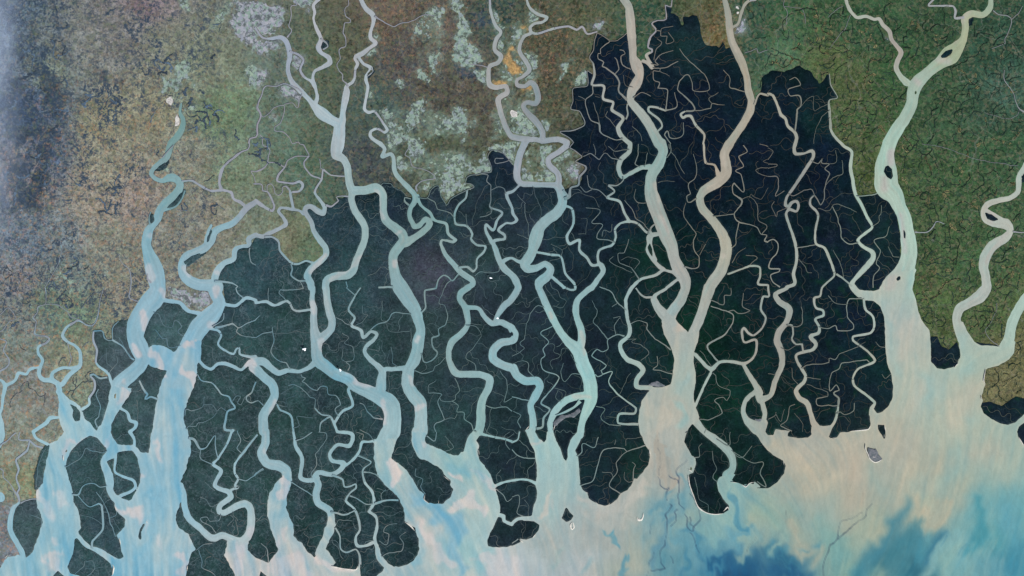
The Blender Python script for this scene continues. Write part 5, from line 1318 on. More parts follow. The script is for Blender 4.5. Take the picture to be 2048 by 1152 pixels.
def sheets(phi, zfun, cols, labels=None, skirt=-0.02):
    """phi (padded) > 0 -> {label: (verts, faces, colour arrays)}"""
    h, w = phi.shape
    tl, tr, br, bl = phi[:-1, :-1], phi[:-1, 1:], phi[1:, 1:], phi[1:, :-1]
    code = (tl > 0) * 1 + (tr > 0) * 2 + (br > 0) * 4 + (bl > 0) * 8
    J, I = np.nonzero(code)
    C = code[J, I]
    N = h * w
    # global vertex ids: corner j*w+i, horizontal edge N + j*w+i, vertical edge 2N + j*w+i
    cid = [J * w + I, J * w + I + 1, (J + 1) * w + I + 1, (J + 1) * w + I]
    eid = [N + J * w + I, 2 * N + J * w + I + 1, N + (J + 1) * w + I, 2 * N + J * w + I]
    slot = np.stack(cid + eid, 1)
    faces_by_size = {}
    skirts = []
    lab_of = labels.ravel() if labels is not None else None
    for c in range(1, 16):
        sel = np.nonzero(C == c)[0]
        if len(sel) == 0:
            continue
        for ring in CASES[c]:
            f = slot[sel][:, ring]
            first = [k for k in ring if k < 4][0]
            lb = lab_of[slot[sel][:, first]] if labels is not None else np.zeros(len(sel), int)
            faces_by_size.setdefault(len(ring), []).append((f[:, ::-1], lb))
            for k in range(len(ring)):
                a, b = ring[k], ring[(k + 1) % len(ring)]
                if a >= 4 and b >= 4:
                    skirts.append((slot[sel][:, [a, b]], lb))
    phir = phi.ravel()

    def locate(v):
        kind = v // N
        r = v % N
        j, i = r // w, r % w
        a = r
        b = np.where(kind == 1, r + 1, np.where(kind == 2, r + w, r))
        pa, pb = phir[a], phir[np.minimum(b, N - 1)]
        t = np.where(kind == 0, 0.0, np.clip(pa / np.where(np.abs(pa - pb) < 1e-9, 1e-9, pa - pb), 0, 1))
        return a, np.minimum(b, N - 1), t, i, j, kind
    out = {}
    allv, alls, alll = [], [], []
    labs = np.unique(np.concatenate([lb for L in faces_by_size.values() for _, lb in L]))
    for L in labs:
        fs = []
        for n, lst in faces_by_size.items():
            for f, lb in lst:
                g = f[lb == L]
                if len(g):
                    fs.append(g)
        sk = [s[lb == L] for s, lb in skirts if (lb == L).any()]
        used = np.unique(np.concatenate([f.ravel() for f in fs]))
        a, b, t, i, j, kind = locate(used)
        x = FX[i] + np.where(kind == 1, t * (FX[np.minimum(i + 1, w - 1)] - FX[i]), 0)
        y = FY[j] + np.where(kind == 2, t * (FY[np.minimum(j + 1, h - 1)] - FY[j]), 0)
        att = []
        for q in cols:
            qr = q.reshape(N, 3)
            att.append(qr[a] * (1 - t)[:, None] + qr[b] * t[:, None])
        ph = phir[a] * (1 - t) + phir[b] * t
        z = zfun(x, y, ph)
        co = np.stack([(x - 1024) / 100, (576 - y) / 100, z], 1)
        flat = [np.searchsorted(used, f) for f in fs]
        if sk and skirt is not None:
            s = np.concatenate(sk)
            ring = np.unique(s)
            base = len(co)
            low = co[np.searchsorted(used, ring)].copy()
            low[:, 2] = skirt
            co = np.vstack([co, low])
            att = [np.vstack([q, q[np.searchsorted(used, ring)]]) for q in att]
            ia, ib = np.searchsorted(used, s[:, 0]), np.searchsorted(used, s[:, 1])
            la, lb2 = base + np.searchsorted(ring, s[:, 0]), base + np.searchsorted(ring, s[:, 1])
            flat.append(np.stack([ia, ib, lb2, la], 1))
        out[int(L)] = (co, flat, att)
    return out


def mesh_object(name, data, mat, parent=None, smooth=True):
    co, flat, att = data
    me = bpy.data.meshes.new(name)
    loops = np.concatenate([f.ravel() for f in flat]).astype(np.int32)
    sizes = np.concatenate([np.full(len(f), f.shape[1], np.int32) for f in flat])
    starts = np.concatenate([[0], np.cumsum(sizes)[:-1]]).astype(np.int32)
    me.vertices.add(len(co)); me.loops.add(len(loops)); me.polygons.add(len(sizes))
    me.vertices.foreach_set("co", co.astype(np.float32).ravel())
    me.loops.foreach_set("vertex_index", loops)
    me.polygons.foreach_set("loop_start", starts)
    me.polygons.foreach_set("loop_total", sizes)
    for nm, q in zip(("tone", "cover"), att):
        a = me.attributes.new(nm, 'FLOAT_COLOR', 'POINT')
        a.data.foreach_set("color", np.hstack([q, np.ones((len(q), 1))]).astype(np.float32).ravel())
    me.update(calc_edges=True)
    me.validate()
    if smooth:
        me.polygons.foreach_set("use_smooth", np.ones(len(sizes), bool))
    me.materials.append(mat)
    o = bpy.data.objects.new(name, me)
    COL.objects.link(o)
    if parent is not None:
        o.parent = parent
    return o


def tag(o, label, cat, kind=None, group=None):
    o["label"] = label
    if cat:
        o["category"] = cat
    if kind:
        o["kind"] = kind
    if group:
        o["group"] = group
    return o


# ------------------------------------------------------------------ materials
class Nodes:
    def __init__(self, name, rough=1.0, spec=0.0):
        self.m = bpy.data.materials.new(name)
        self.m.use_nodes = True
        self.t = self.m.node_tree
        self.b = self.t.nodes["Principled BSDF"]
        self.b.inputs["Roughness"].default_value = rough
        self.b.inputs["Specular IOR Level"].default_value = spec
        self.co = self.t.nodes.new("ShaderNodeTexCoord").outputs["Object"]

    def put(self, sock, v):
        if hasattr(v, "is_linked") or isinstance(v, bpy.types.NodeSocket):
            self.t.links.new(v, sock)
        else:
            sock.default_value = v

    def attr(self, name):
        n = self.t.nodes.new("ShaderNodeAttribute")
        n.attribute_name = name
        return n.outputs["Color"]

    def split(self, c):
        n = self.t.nodes.new("ShaderNodeSeparateColor")
        self.put(n.inputs[0], c)
        return n.outputs

    def noise(self, scale, detail=4, rough=0.55, dist=0.0, vec=None, out=0):
        n = self.t.nodes.new("ShaderNodeTexNoise")
        n.inputs["Scale"].default_value = scale
        n.inputs["Detail"].default_value = detail
        n.inputs["Roughness"].default_value = rough
        n.inputs["Distortion"].default_value = dist
        self.put(n.inputs["Vector"], vec or self.co)
        return n.outputs[out]

    def cells(self, scale, feature='DISTANCE_TO_EDGE', vec=None, rand=1.0, out=0):
        n = self.t.nodes.new("ShaderNodeTexVoronoi")
        n.feature = feature
        n.inputs["Scale"].default_value = scale
        n.inputs["Randomness"].default_value = rand
        self.put(n.inputs["Vector"], vec or self.co)
        return n.outputs["Distance" if out == 0 else "Color"]

    def math(self, op, a, b=0.0, clamp=False):
        n = self.t.nodes.new("ShaderNodeMath")
        n.operation = op
        n.use_clamp = clamp
        self.put(n.inputs[0], a)
        self.put(n.inputs[1], b)
        return n.outputs[0]

    def ramp(self, v, lo, hi, a=0.0, b=1.0):
        n = self.t.nodes.new("ShaderNodeMapRange")
        n.interpolation_type = 'SMOOTHSTEP'
        for s, x in zip((0, 1, 2, 3, 4), (v, lo, hi, a, b)):
            self.put(n.inputs[s], x)
        return n.outputs[0]

    def mix(self, f, a, b, blend='MIX'):
        n = self.t.nodes.new("ShaderNodeMix")
        n.data_type = 'RGBA'
        n.blend_type = blend
        self.put(n.inputs[0], f)
        self.put(n.inputs[6], a)
        self.put(n.inputs[7], b)
        return n.outputs[2]

    def grey(self, v):
        n = self.t.nodes.new("ShaderNodeCombineColor")
        for k in range(3):
            self.put(n.inputs[k], v)
        return n.outputs[0]

    def warp(self, scale, amount):
        n = self.t.nodes.new("ShaderNodeVectorMath")
        n.operation = 'MULTIPLY_ADD'
        c = self.noise(scale, 3, 0.6, out=1)
        self.put(n.inputs[0], c)
        n.inputs[1].default_value = (amount, amount, 0)
        self.put(n.inputs[2], self.co)
        return n.outputs[0]

    def stretch(self, sx, sy):
        n = self.t.nodes.new("ShaderNodeVectorMath")
        n.operation = 'MULTIPLY'
        self.put(n.inputs[0], self.co)
        n.inputs[1].default_value = (sx, sy, 1)
        return n.outputs[0]

    def bump(self, h, strength, dist):
        n = self.t.nodes.new("ShaderNodeBump")
        n.inputs["Strength"].default_value = strength
        n.inputs["Distance"].default_value = dist
        self.put(n.inputs["Height"], h)
        self.t.links.new(n.outputs[0], self.b.inputs["Normal"])

    def done(self, c):
        self.put(self.b.inputs["Base Color"], c)
        return self.m


def flat(c):
    v = rgb(np.array(c, float))
    return (float(v[0]), float(v[1]), float(v[2]), 1.0)


def ground_material():
    n = Nodes("farmland")
    c = n.attr("tone")
    m = n.split(n.attr("cover"))
    east = n.ramp(n.split(n.co)[0], 4.6, 6.2)
    notveg = n.math('SUBTRACT', 1.0, n.math('MULTIPLY', east, 0.85))
    big = n.noise(2.6, 5, 0.6)
    fine = n.noise(24, 6, 0.75)
    ps = n.split(n.cells(19, 'F1', n.warp(12, 0.04), 0.9, out=1))          # field parcels
    pv = ps[0]
    k = n.math('ADD', n.ramp(fine, 0.3, 0.7, -0.34, 0.34), n.ramp(pv, 0, 1, -0.22, 0.22))
    k = n.math('ADD', k, n.ramp(big, 0.35, 0.65, 0.78, 1.16))
    c = n.mix(1.0, c, n.grey(k), 'MULTIPLY')
    c = n.mix(n.ramp(ps[1], 0.72, 0.8, 0, 0.3), c, flat((112, 122, 92)))
    c = n.mix(n.ramp(ps[2], 0.8, 0.86, 0, 0.3), c, flat((136, 122, 104)))
    # green, brown and straw drift between the crops
    c = n.mix(n.math('MULTIPLY', n.ramp(n.noise(6, 5, 0.65), 0.5, 0.68, 0, 0.4), notveg), c, flat((92, 112, 84)))
    c = n.mix(n.math('MULTIPLY', n.ramp(n.noise(9, 5, 0.7, 0.3), 0.52, 0.7, 0, 0.4), east), c, flat((66, 96, 62)))
    tan = n.math('MULTIPLY', n.ramp(n.noise(15, 6, 0.78), 0.5, 0.62), n.math('MULTIPLY', n.math('MULTIPLY', m[2], notveg), n.ramp(n.noise(3.4, 5, 0.7, 0.6), 0.4, 0.62, 0.1, 1)))
    c = n.mix(n.math('MULTIPLY', tan, 0.85), c, flat((188, 148, 112)))
    tan2 = n.math('MULTIPLY', n.ramp(n.noise(8, 6, 0.78, vec=n.stretch(1.3, 0.9)), 0.53, 0.62), n.math('MULTIPLY', m[2], notveg))
    c = n.mix(n.math('MULTIPLY', tan2, 0.4), c, flat((178, 122, 98)))
    # village groves, in ragged strings
    cl = n.ramp(n.noise(10, 8, 0.76, 0.7), 0.515, 0.55)
    cl = n.math('MULTIPLY', cl, n.ramp(n.noise(2.6, 5, 0.7, 1.0), 0.5, 0.56))
    c = n.mix(n.math('MULTIPLY', n.math('MULTIPLY', cl, m[0]), 0.95), c, flat((58, 74, 92)))
    for sc, wd, sd in ((3.6, 0.02, 0.0), (6.5, 0.022, 3.0), (10.0, 0.026, 7.0)):
        off = n.t.nodes.new("ShaderNodeVectorMath")
        n.put(off.inputs[0], n.co)
        off.inputs[1].default_value = (sd, sd, sd)
        r = n.math('ABSOLUTE', n.math('SUBTRACT', n.noise(sc, 8, 0.68, 0.6, off.outputs[0]), 0.5))
        wv = n.math('MULTIPLY', n.ramp(n.noise(sc * 1.6, 5, 0.75), 0.49, 0.64), n.math('MULTIPLY', wd * 2.3, n.ramp(m[0], 0.3, 1.0, 0.75, 1.15)))
        st = n.ramp(n.math('SUBTRACT', r, wv), -0.006, 0.004, 1, 0)
        c = n.mix(n.math('MULTIPLY', n.math('MULTIPLY', st, n.math('MAXIMUM', m[0], m[1])), 0.75), c, n.mix(east, flat((58, 74, 92)), flat((36, 54, 48))))
    spk = n.math('MULTIPLY', n.ramp(n.noise(34, 5, 0.8), 0.52, 0.62), n.ramp(n.noise(7, 5, 0.75, 0.5), 0.44, 0.6))
    c = n.mix(n.math('MULTIPLY', n.math('MULTIPLY', spk, east), n.math('ADD', m[2], 0.15, True)), c, flat((128, 122, 90)))
    # small homesteads between the tree belts
    e2 = n.cells(7.5, vec=n.warp(8, 0.26))
    gap2 = n.math('SUBTRACT', e2, n.ramp(n.noise(10, 4, 0.75), 0.46, 0.68, -0.1, 0.15))
    l2 = n.math('MULTIPLY', n.ramp(gap2, 0, 0.05, 1, 0), m[1])
    tree = n.mix(east, flat((62, 78, 94)), flat((32, 48, 42)))
    c = n.mix(n.math('MULTIPLY', l2, 0.5), c, tree)
    # pale tracks
    e3 = n.cells(1.3, vec=n.warp(2.2, 0.5))
    c = n.mix(n.ramp(e3, 0.002, 0.008, 0.16, 0), c, flat((170, 168, 165)))
    # roofs and bare specks
    sp = n.ramp(n.cells(40, 'F1'), 0.04, 0.1, 1, 0)
    c = n.mix(n.math('MULTIPLY', sp, n.ramp(n.noise(3, 3, 0.6), 0.52, 0.7, 0, 0.6)), c, flat((200, 196, 190)))
    n.bump(n.noise(40, 4, 0.7), 0.35, 0.01)
    return n.done(c)


def forest_material():
    n = Nodes("mangrove_canopy")
    c = n.attr("tone")
    m = n.split(n.attr("cover"))
    k = n.math('ADD', n.ramp(n.noise(32, 6, 0.8), 0.3, 0.7, -0.36, 0.36), n.ramp(n.noise(5, 5, 0.65), 0.3, 0.7, 0.74, 1.1))
    c = n.mix(1.0, c, n.grey(k), 'MULTIPLY')
    # greener stands beside the creeks of the east
    gr = n.math('MULTIPLY', n.ramp(n.noise(3.0, 6, 0.7, 0.6), 0.5, 0.72), m[2])
    c = n.mix(n.math('MULTIPLY', gr, 0.55), c, flat((20, 58, 40)))
    # salt-bleached scrub
    pl = n.math('MULTIPLY', n.ramp(n.noise(22, 6, 0.8, 0.6), 0.48, 0.64), n.ramp(n.noise(3.2, 4, 0.65), 0.36, 0.62, 0.12, 1))
    c = n.mix(n.math('MULTIPLY', n.math('MULTIPLY', pl, m[0]), 0.46), c, flat((128, 142, 152)))
    dg = n.ramp(n.noise(4.5, 5, 0.7, 0.4), 0.52, 0.7, 0, 0.4)
    c = n.mix(n.math('MULTIPLY', dg, m[0]), c, flat((44, 76, 70)))
    # hair-thin gullies
    e = n.cells(7, vec=n.warp(4.5, 0.5))
    gl = n.math('MULTIPLY', n.ramp(e, 0.01, 0.045, 1, 0), n.ramp(n.noise(4, 4, 0.7), 0.44, 0.6))
    c = n.mix(n.math('MULTIPLY', gl, n.ramp(m[0], 0, 1, 0.06, 0.3)), c, flat((112, 134, 144)))
    # open pans and ponds
    sp = n.ramp(n.cells(30, 'F1', n.warp(12, 0.03)), 0.06, 0.16, 1, 0)
    sp = n.math('MULTIPLY', sp, n.ramp(n.noise(5, 3, 0.6), 0.5, 0.62))
    c = n.mix(n.math('MULTIPLY', n.math('MULTIPLY', sp, m[1]), 0.7), c, flat((150, 172, 182)))
    n.bump(n.noise(60, 4, 0.7), 0.5, 0.012)
    return n.done(c)


def water_material():
    n = Nodes("silty_water", 0.55, 0.12)
    c = n.attr("tone")
    k = n.math('ADD', n.ramp(n.noise(7, 6, 0.65, 0.8, n.stretch(1.6, 0.7)), 0.3, 0.7, -0.06, 0.06),
               n.ramp(n.noise(30, 4, 0.7), 0.3, 0.7, 0.965, 1.035))
    c = n.mix(1.0, c, n.grey(k), 'MULTIPLY')
    n.bump(n.noise(80, 3, 0.6), 0.12, 0.004)
    return n.done(c)


def simple(name, tones, scale, lo=0.4, hi=0.6, dark=None, dark_amt=0.5, rough=0.7):
    n = Nodes(name)
    c = n.mix(n.ramp(n.noise(scale, 5, rough), lo, hi), flat(tones[0]), flat(tones[1]))
    if len(tones) > 2:
        pv = n.split(n.cells(scale * 1.4, 'F1', n.warp(10, 0.04), out=1))[0]
        c = n.mix(n.ramp(pv, 0.45, 0.75), c, flat(tones[2]))
    if dark is not None:
        e = n.cells(scale * 0.9, vec=n.warp(10, 0.05))
        c = n.mix(n.ramp(n.noise(scale * 0.8, 5, 0.75), 0.5, 0.62, 0, dark_amt), c, flat(dark))
        c = n.mix(n.ramp(e, 0.02, 0.06, dark_amt * 0.7, 0), c, flat(dark))
    n.bump(n.noise(50, 4, 0.7), 0.3, 0.008)
    return n.done(c)


M_GROUND, M_FOREST, M_WATER = ground_material(), forest_material(), water_material()
def mottled(name, tones, dark, holes):
    """wet plots: squarish tones broken by banks, lanes and ragged dark ground"""
    n = Nodes(name)
    pv = n.split(n.cells(20, 'F1', n.warp(14, 0.05), 0.8, out=1))
    c = n.mix(n.ramp(pv[0], 0.3, 0.7), flat(tones[0]), flat(tones[1]))
    c = n.mix(n.ramp(pv[1], 0.6, 0.75), c, flat(tones[2]))
    c = n.mix(n.ramp(n.noise(9, 7, 0.8, 0.5), 0.49, 0.56, 0, holes), c, flat(dark))
    c = n.mix(n.ramp(n.noise(34, 5, 0.75), 0.55, 0.7, 0, 0.5), c, flat(dark))
    c = n.mix(n.ramp(n.noise(40, 4, 0.7), 0.56, 0.7, 0, 0.4), c, flat((205, 208, 205)))
    n.bump(n.noise(50, 4, 0.7), 0.3, 0.008)
    return n.done(c)


M_POND = mottled("fish_pond", ((138, 162, 152), (158, 178, 162), (148, 162, 166)), (80, 90, 86), 0.9)
M_TOWN = mottled("built_up_land", ((152, 158, 172), (172, 174, 184), (142, 164, 156)), (92, 100, 104), 0.95)
M_SALT = simple("salt_crust", ((222, 219, 214), (176, 172, 174)), 34, 0.42, 0.62)
M_SAND = simple("pale_sand", ((238, 236, 230), (220, 214, 205)), 40)
M_MUD = simple("grey_mud", ((128, 130, 138), (96, 106, 112)), 14)

# ------------------------------------------------------------------ the setting: water, farmland
def z_water(x, y, ph):
    return np.zeros(len(x))


def z_ground(x, y, ph):
    return 0.001 + 0.004 * sstep(0, 3, ph)


def z_forest(x, y, ph):
    return 0.007 + 0.009 * sstep(0, 4, ph) + 0.003 * fbm(x / 9, y / 9, 3, 7)


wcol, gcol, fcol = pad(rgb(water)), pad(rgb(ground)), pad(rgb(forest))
gmask, fmask = pad(msk(g_clump, g_vein, g_tan)), pad(msk(f_pale, f_spk, f_grn))
pw, pf = pad(wfield), pad(ffield)

# every water cell belongs to the sea or to one river
cellid = np.maximum(pad(ids), 0)
wet = pw > -4.5
for_water = np.where(wet, 1.0, -1.0)


def water_sheets():
    h, w = pw.shape
    on = wet[:-1, :-1] | wet[1:, :-1] | wet[:-1, 1:] | wet[1:, 1:]
    J, I = np.nonzero(on)
    own = cellid[J, I]
    N = h * w
    res = {}
    for L in np.unique(own):
        s = own == L
        j, i = J[s], I[s]
        f = np.stack([j * w + i, (j + 1) * w + i, (j + 1) * w + i + 1, j * w + i + 1], 1)
        used = np.unique(f)
        x, y = FX[used % w], FY[used // w]
        co = np.stack([(x - 1024) / 100, (576 - y) / 100, np.zeros(len(x))], 1)
        res[int(L)] = (co, [np.searchsorted(used, f)], [wcol.reshape(N, 3)[used]])
    return res


for L, data in water_sheets().items():
    key = RIVERS[L]
    if key == "sea":
        o = mesh_object("sea", data, M_WATER)
        tag(o, "silty turquoise and tan sea with its broad estuaries", "sea", "structure")
    else:
        o = mesh_object("river", data, M_WATER)
        tag(o, RIVER_LABELS.get(key, "river"), "river", "structure", "channels of the delta")

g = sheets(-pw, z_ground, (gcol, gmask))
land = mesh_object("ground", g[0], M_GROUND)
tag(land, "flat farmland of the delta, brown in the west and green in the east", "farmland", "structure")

# ------------------------------------------------------------------ mangrove islands
phi_f = np.minimum(-pw, pf)
flab = comps(phi_f > 0)
fsheets = sheets(phi_f, z_forest, (fcol, fmask), flab)
islands = {}
info = []
for L, data in fsheets.items():
    m = flab == L
    inner = m[PADN:-PADN, PADN:-PADN]
    area = int(inner.sum()) * STEP * STEP
    if area < 50:
        continue
    cx, cy = float(PX[inner].mean()), float(PY[inner].mean())
    info.append((area, L, cx, cy))
info.sort(reverse=True)
for area, L, cx, cy in info:
    root = bpy.data.objects.new("mangrove_island", None)
    COL.objects.link(root)
    root.location = ((cx - 1024) / 100, (576 - cy) / 100, 0)
    o = mesh_object("forest", fsheets[L], M_FOREST)
    o.parent = root
    o.matrix_parent_inverse.identity()
    o.location = -root.location
    islands[L] = root


# ------------------------------------------------------------------ creeks: narrow ribbons of water on the land
def sample(F, x, y):
    i = np.clip((x / STEP + 0.5).astype(int), 0, NX - 1)
    j = np.clip((y / STEP + 0.5).astype(int), 0, NY - 1)
    return F[j, i]


flab_in = flab[PADN:-PADN, PADN:-PADN]
water_lin = rgb(water)


def ribbon(p, z, wmul=1.0, tone=1.0, seed=0):
    x, y, w = p[:, 0], p[:, 1], p[:, 2]
    d = np.gradient(p[:, :2], axis=0)
    n = np.stack([-d[:, 1], d[:, 0]], 1)
    n /= np.maximum(np.hypot(n[:, 0], n[:, 1]), 1e-6)[:, None]
    ww = w * wmul * (1 + 0.35 * fbm(np.arange(len(p)) / 6.0 + seed * 7.1, np.full(len(p), seed * 3.3), 2, 3))
    a = p[:, :2] + n * ww[:, None] / 2
    b = p[:, :2] - n * ww[:, None] / 2
    co = np.vstack([a, b])
    co = np.stack([(co[:, 0] - 1024) / 100, (576 - co[:, 1]) / 100, np.full(len(co), z)], 1)
    k = len(p)
    i = np.arange(k - 1)
    f = np.stack([i, i + k, i + k + 1, i + 1], 1)
    c = sample(water_lin, x, y) * tone
    # quads face up whichever way the path runs
    return co, [f], [np.vstack([c, c])]


def join(parts):
    co, fl, at, base = [], [], [], 0
    for c, f, a in parts:
        co.append(c); fl.append(f[0] + base); at.append(a[0]); base += len(c)
    return np.vstack(co), [np.vstack(fl)], [np.vstack(at)]


creek_count = 0
ZL = 0.0215


def owner_of(p):
    l = sample(flab_in, p[:, 0], p[:, 1])
    l = l[np.isin(l, list(islands))]
    if len(l) < 0.5 * len(p) * 0.6 or len(l) == 0:
        return None
    v, n = np.unique(l, return_counts=True)
    return int(v[n.argmax()])


def add_creek(p, seed):
    global creek_count
    p = p.copy()
    w = p[:, 2]
    d = np.gradient(p[:, :2], axis=0)
    nn = np.stack([-d[:, 1], d[:, 0]], 1)
    nn /= np.maximum(np.hypot(nn[:, 0], nn[:, 1]), 1e-6)[:, None]
    arc = np.arange(len(p)) * 3.0
    off = fbm(arc / 17 + seed * 3.1, arc * 0 + seed * 1.7, 3, 471) * np.interp(w.mean(), (1.5, 4.5), (3.4, 0.6))
    off *= np.minimum(1, np.minimum(np.arange(len(p)), np.arange(len(p))[::-1]) / 4.0)
    p[:, :2] += nn * off[:, None]
    q = p.copy()
    q[:, 2] = np.where(w < 3.0, w * 0.72, w)
    own = owner_of(q)
    tone = float(np.interp(w.mean(), (1.2, 2.2, 4.0), (0.34, 0.54, 0.88)))
    data = ribbon(q, ZL if own is not None else 0.012, 1.0, tone, seed)
    data[0][:, 2] += (creek_count % 9) * 0.0004
    if own is None and sample(ffield, p[:, 0], p[:, 1]).mean() < 0:
        data[2][0] = data[2][0] * 0.35 + rgb(np.array((162, 163, 176))) * 0.65 * (0.6 + 0.4 * tone)
    creek_count += 1
    o = mesh_object("tidal_creek", data, M_WATER)
    par = islands[own] if own is not None else land
    o.parent = par
    o.location = -par.location
    return q


traced = []
for k, p in enumerate(creeks):
    traced.append(add_creek(p, k))
for k, (rid, p) in enumerate(riverpaths):
    thin = p[:, 2] < 4.6
    i = 0
    while i < len(p):
        if thin[i]:
            j = i
            while j < len(p) and thin[j]:
                j += 1
            if j - i > 3:
                traced.append(add_creek(p[i:min(j + 1, len(p))], 500 + k))
            i = j
        i += 1

# finer gullies: winding branches that leave a channel and die out in the forest
rng = np.random.RandomState(4)
dist = np.full((NY, NX), -60.0)
for q in traced:
    stroke_into(dist, q, pad=4)
starts = []
for q in traced:
    for i in range(4, len(q) - 4, 7):
        starts.append((q[i, 0], q[i, 1], q[i + 1, 0] - q[i, 0], q[i + 1, 1] - q[i, 1]))
bj, bi = np.nonzero((phi_f[PADN:-PADN, PADN:-PADN] > 0) & (phi_f[PADN:-PADN, PADN:-PADN] < 2.5))
for s in rng.choice(len(bj), min(2600, len(bj)), False):
    gy, gx = np.gradient(wfield[max(bj[s] - 1, 0):bj[s] + 2, max(bi[s] - 1, 0):bi[s] + 2])
    if gx.size == 0:
        continue
    starts.append((GX[bi[s]], GY[bj[s]], gy.mean(), -gx.mean()))
rng.shuffle(starts)
gullies = {}
made = 0
for sx, sy, tx, ty in starts:
    if made >= 1300:
        break
    L = math.hypot(tx, ty)
    if L < 1e-6:
        continue
    sgn = 1 if rng.rand() < 0.5 else -1
    ang = math.atan2(tx * sgn, -ty * sgn) + rng.uniform(-0.5, 0.5)
    n = int(rng.uniform(10, 44))
    amp, wl, ph = rng.uniform(0.2, 1.1), rng.uniform(7, 18), rng.uniform(0, 6)
    x, y, pts = sx, sy, []
    w0 = rng.uniform(0.5, 0.95)
    drift = rng.uniform(-0.03, 0.03)
    for k in range(n):
        pts.append((x, y, w0 * (1 - 0.6 * k / n)))
        a = ang + amp * math.sin(2 * math.pi * k / wl + ph) + rng.uniform(-0.12, 0.12)
        ang += drift + rng.normal(0, 0.09)
        x += 2.4 * math.cos(a); y += 2.4 * math.sin(a)
        if not (4 < x < W - 4 and 4 < y < H - 4):
            break
        i, j = int(x / STEP), int(y / STEP)
        if phi_f[PADN + j, PADN + i] < 0.6 or (k > 3 and dist[j, i] > -1.7):
            break
    if len(pts) < 8:
        continue
    q = np.array(pts)
    own = owner_of(q)
    if own is None:
        continue
    stroke_into(dist, q, pad=4)
    data = ribbon(smooth_path(q, 1.6), ZL - 0.001, 1.0, rng.uniform(0.14, 0.4) * (0.5 if q[0, 0] > 1150 else 1.0), made)
    data[0][:, 2] += (made % 7) * 0.0001
    gullies.setdefault(own, []).append(data)
    made += 1
for own, parts in gullies.items():
    o = mesh_object("gully_network", join(parts), M_WATER)
    o.parent = islands[own]
    o.location = -islands[own].location
    o["kind"] = "stuff"

# ------------------------------------------------------------------ labels of the islands, largest first
free = list(ISLAND_LABELS)
for area, L, cx, cy in info:
    k = min(range(len(free)), key=lambda i: math.hypot(free[i][0] - cx, free[i][1] - cy))
    x, y, text = free.pop(k)
    tag(islands[L], text, "mangrove island", None, "mangrove islands of the delta")


# ------------------------------------------------------------------ patches lying on the farmland
def cover(name, polys, mat, label, cat, z, rough=6, seed=111, kind="stuff", keep=-2.0, extra=None):
    F = patch(polys, 12, rough, seed)
    if extra:
        F = np.maximum(F, patch(extra, 12, rough, seed + 2) - 24)
        F = np.minimum(F, -patch(ORANGE, 12, 6, 97))
    F = F + fbm(PX / 5.5, PY / 5.5, 4, seed + 3, 0.62) * (rough * 1.3 if rough >= 7 else rough * 0.4) - (2.5 if rough >= 7 else 0)
    F = np.minimum(F, -wfield + keep)
    s = sheets(pad(F), lambda x, y, ph: np.full(len(x), z), (), None, None)
    if not s:
        return
    o = mesh_object(name, (s[0][0], s[0][1], []), mat, None)
    tag(o, label, cat, kind)


cover("fish_ponds", PONDS, M_POND, "mint green fish ponds scattered among the brown fields", "fish ponds", 0.0085, 8, extra=SPARSE)
cover("built_up_land", TOWNS, M_TOWN, "pale grey towns and wet lots speckled with roofs", "built-up land", 0.0105, 7, 121)
cover("salt_works", SALT, M_SALT, "white salt works and roofs beside the river banks", "salt works", 0.0125, 1.6, 131)


# ------------------------------------------------------------------ tree belts along the village creeks
def leafy_material():
    n = Nodes("tree_belt")
    c = n.attr("tone")
    c = n.mix(1.0, c, n.grey(n.ramp(n.noise(40, 4, 0.7), 0.3, 0.7, 0.65, 1.35)), 'MULTIPLY')
    n.bump(n.noise(60, 4, 0.7), 0.5, 0.012)
    return n.done(c)


M_BELT = leafy_material()


def ragged(p, z, tone, seed, rag=0.8):
    """strip of trees whose two sides wander on their own"""
    x, y, w = p[:, 0], p[:, 1], p[:, 2]
    d = np.gradient(p[:, :2], axis=0)
    n = np.stack([-d[:, 1], d[:, 0]], 1)
    n /= np.maximum(np.hypot(n[:, 0], n[:, 1]), 1e-6)[:, None]
    t = np.arange(len(p)) / 1.7
    wa = w / 2 * np.clip(1 + rag * 1.6 * fbm(t + seed * 5.1, t * 0 + seed, 3, 3), 0.12, 3)
    wb = w / 2 * np.clip(1 + rag * 1.6 * fbm(t + seed * 3.7 + 40, t * 0 + seed + 9, 3, 3), 0.12, 3)
    a = p[:, :2] + n * wa[:, None]; b = p[:, :2] - n * wb[:, None]
    co = np.vstack([a, b])
    co = np.stack([(co[:, 0] - 1024) / 100, (576 - co[:, 1]) / 100, np.full(len(co), z)], 1)
    k = len(p)
    i = np.arange(k - 1)
    c = np.tile(tone, (2 * k, 1))
    return co, [np.stack([i, i + k, i + k + 1, i + 1], 1)], [c]


wetland = patch(PONDS + TOWNS, 12, 8, 111)
farm = (wfield < -2.5) & (ffield < -1.0) & (wetland < 1.0)
dens_w = np.clip(sstep(0.02, 0.45, fbm(PX / 75, PY / 75, 4, 211)) * sstep(600, 500, PX) * sstep(700, 560, PY)
                 + 1.2 * np.exp(-((PX - 90) / 60)**2 - ((PY - 250) / 190)**2) + 0.7 * np.exp(-((PX - 240) / 60)**2 - ((PY - 50) / 50)**2)
                 + 0.35 * sstep(480, 380, PX) * sstep(120, 220, PY) * sstep(480, 400, PY)
                 , 0, 1)
dens_e = sstep(1440, 1620, PX) * np.clip(0.55 + 0.45 * sstep(100, 300, PY) + 0.3 * fbm(PX / 80, PY / 80, 3, 217), 0, 1)
dens_s = 0.35 * sstep(430, 300, PX) * sstep(480, 640, PY)
rngb = np.random.RandomState(12)
belts, strips = [], []
occ = np.full((NY, NX), -60.0)
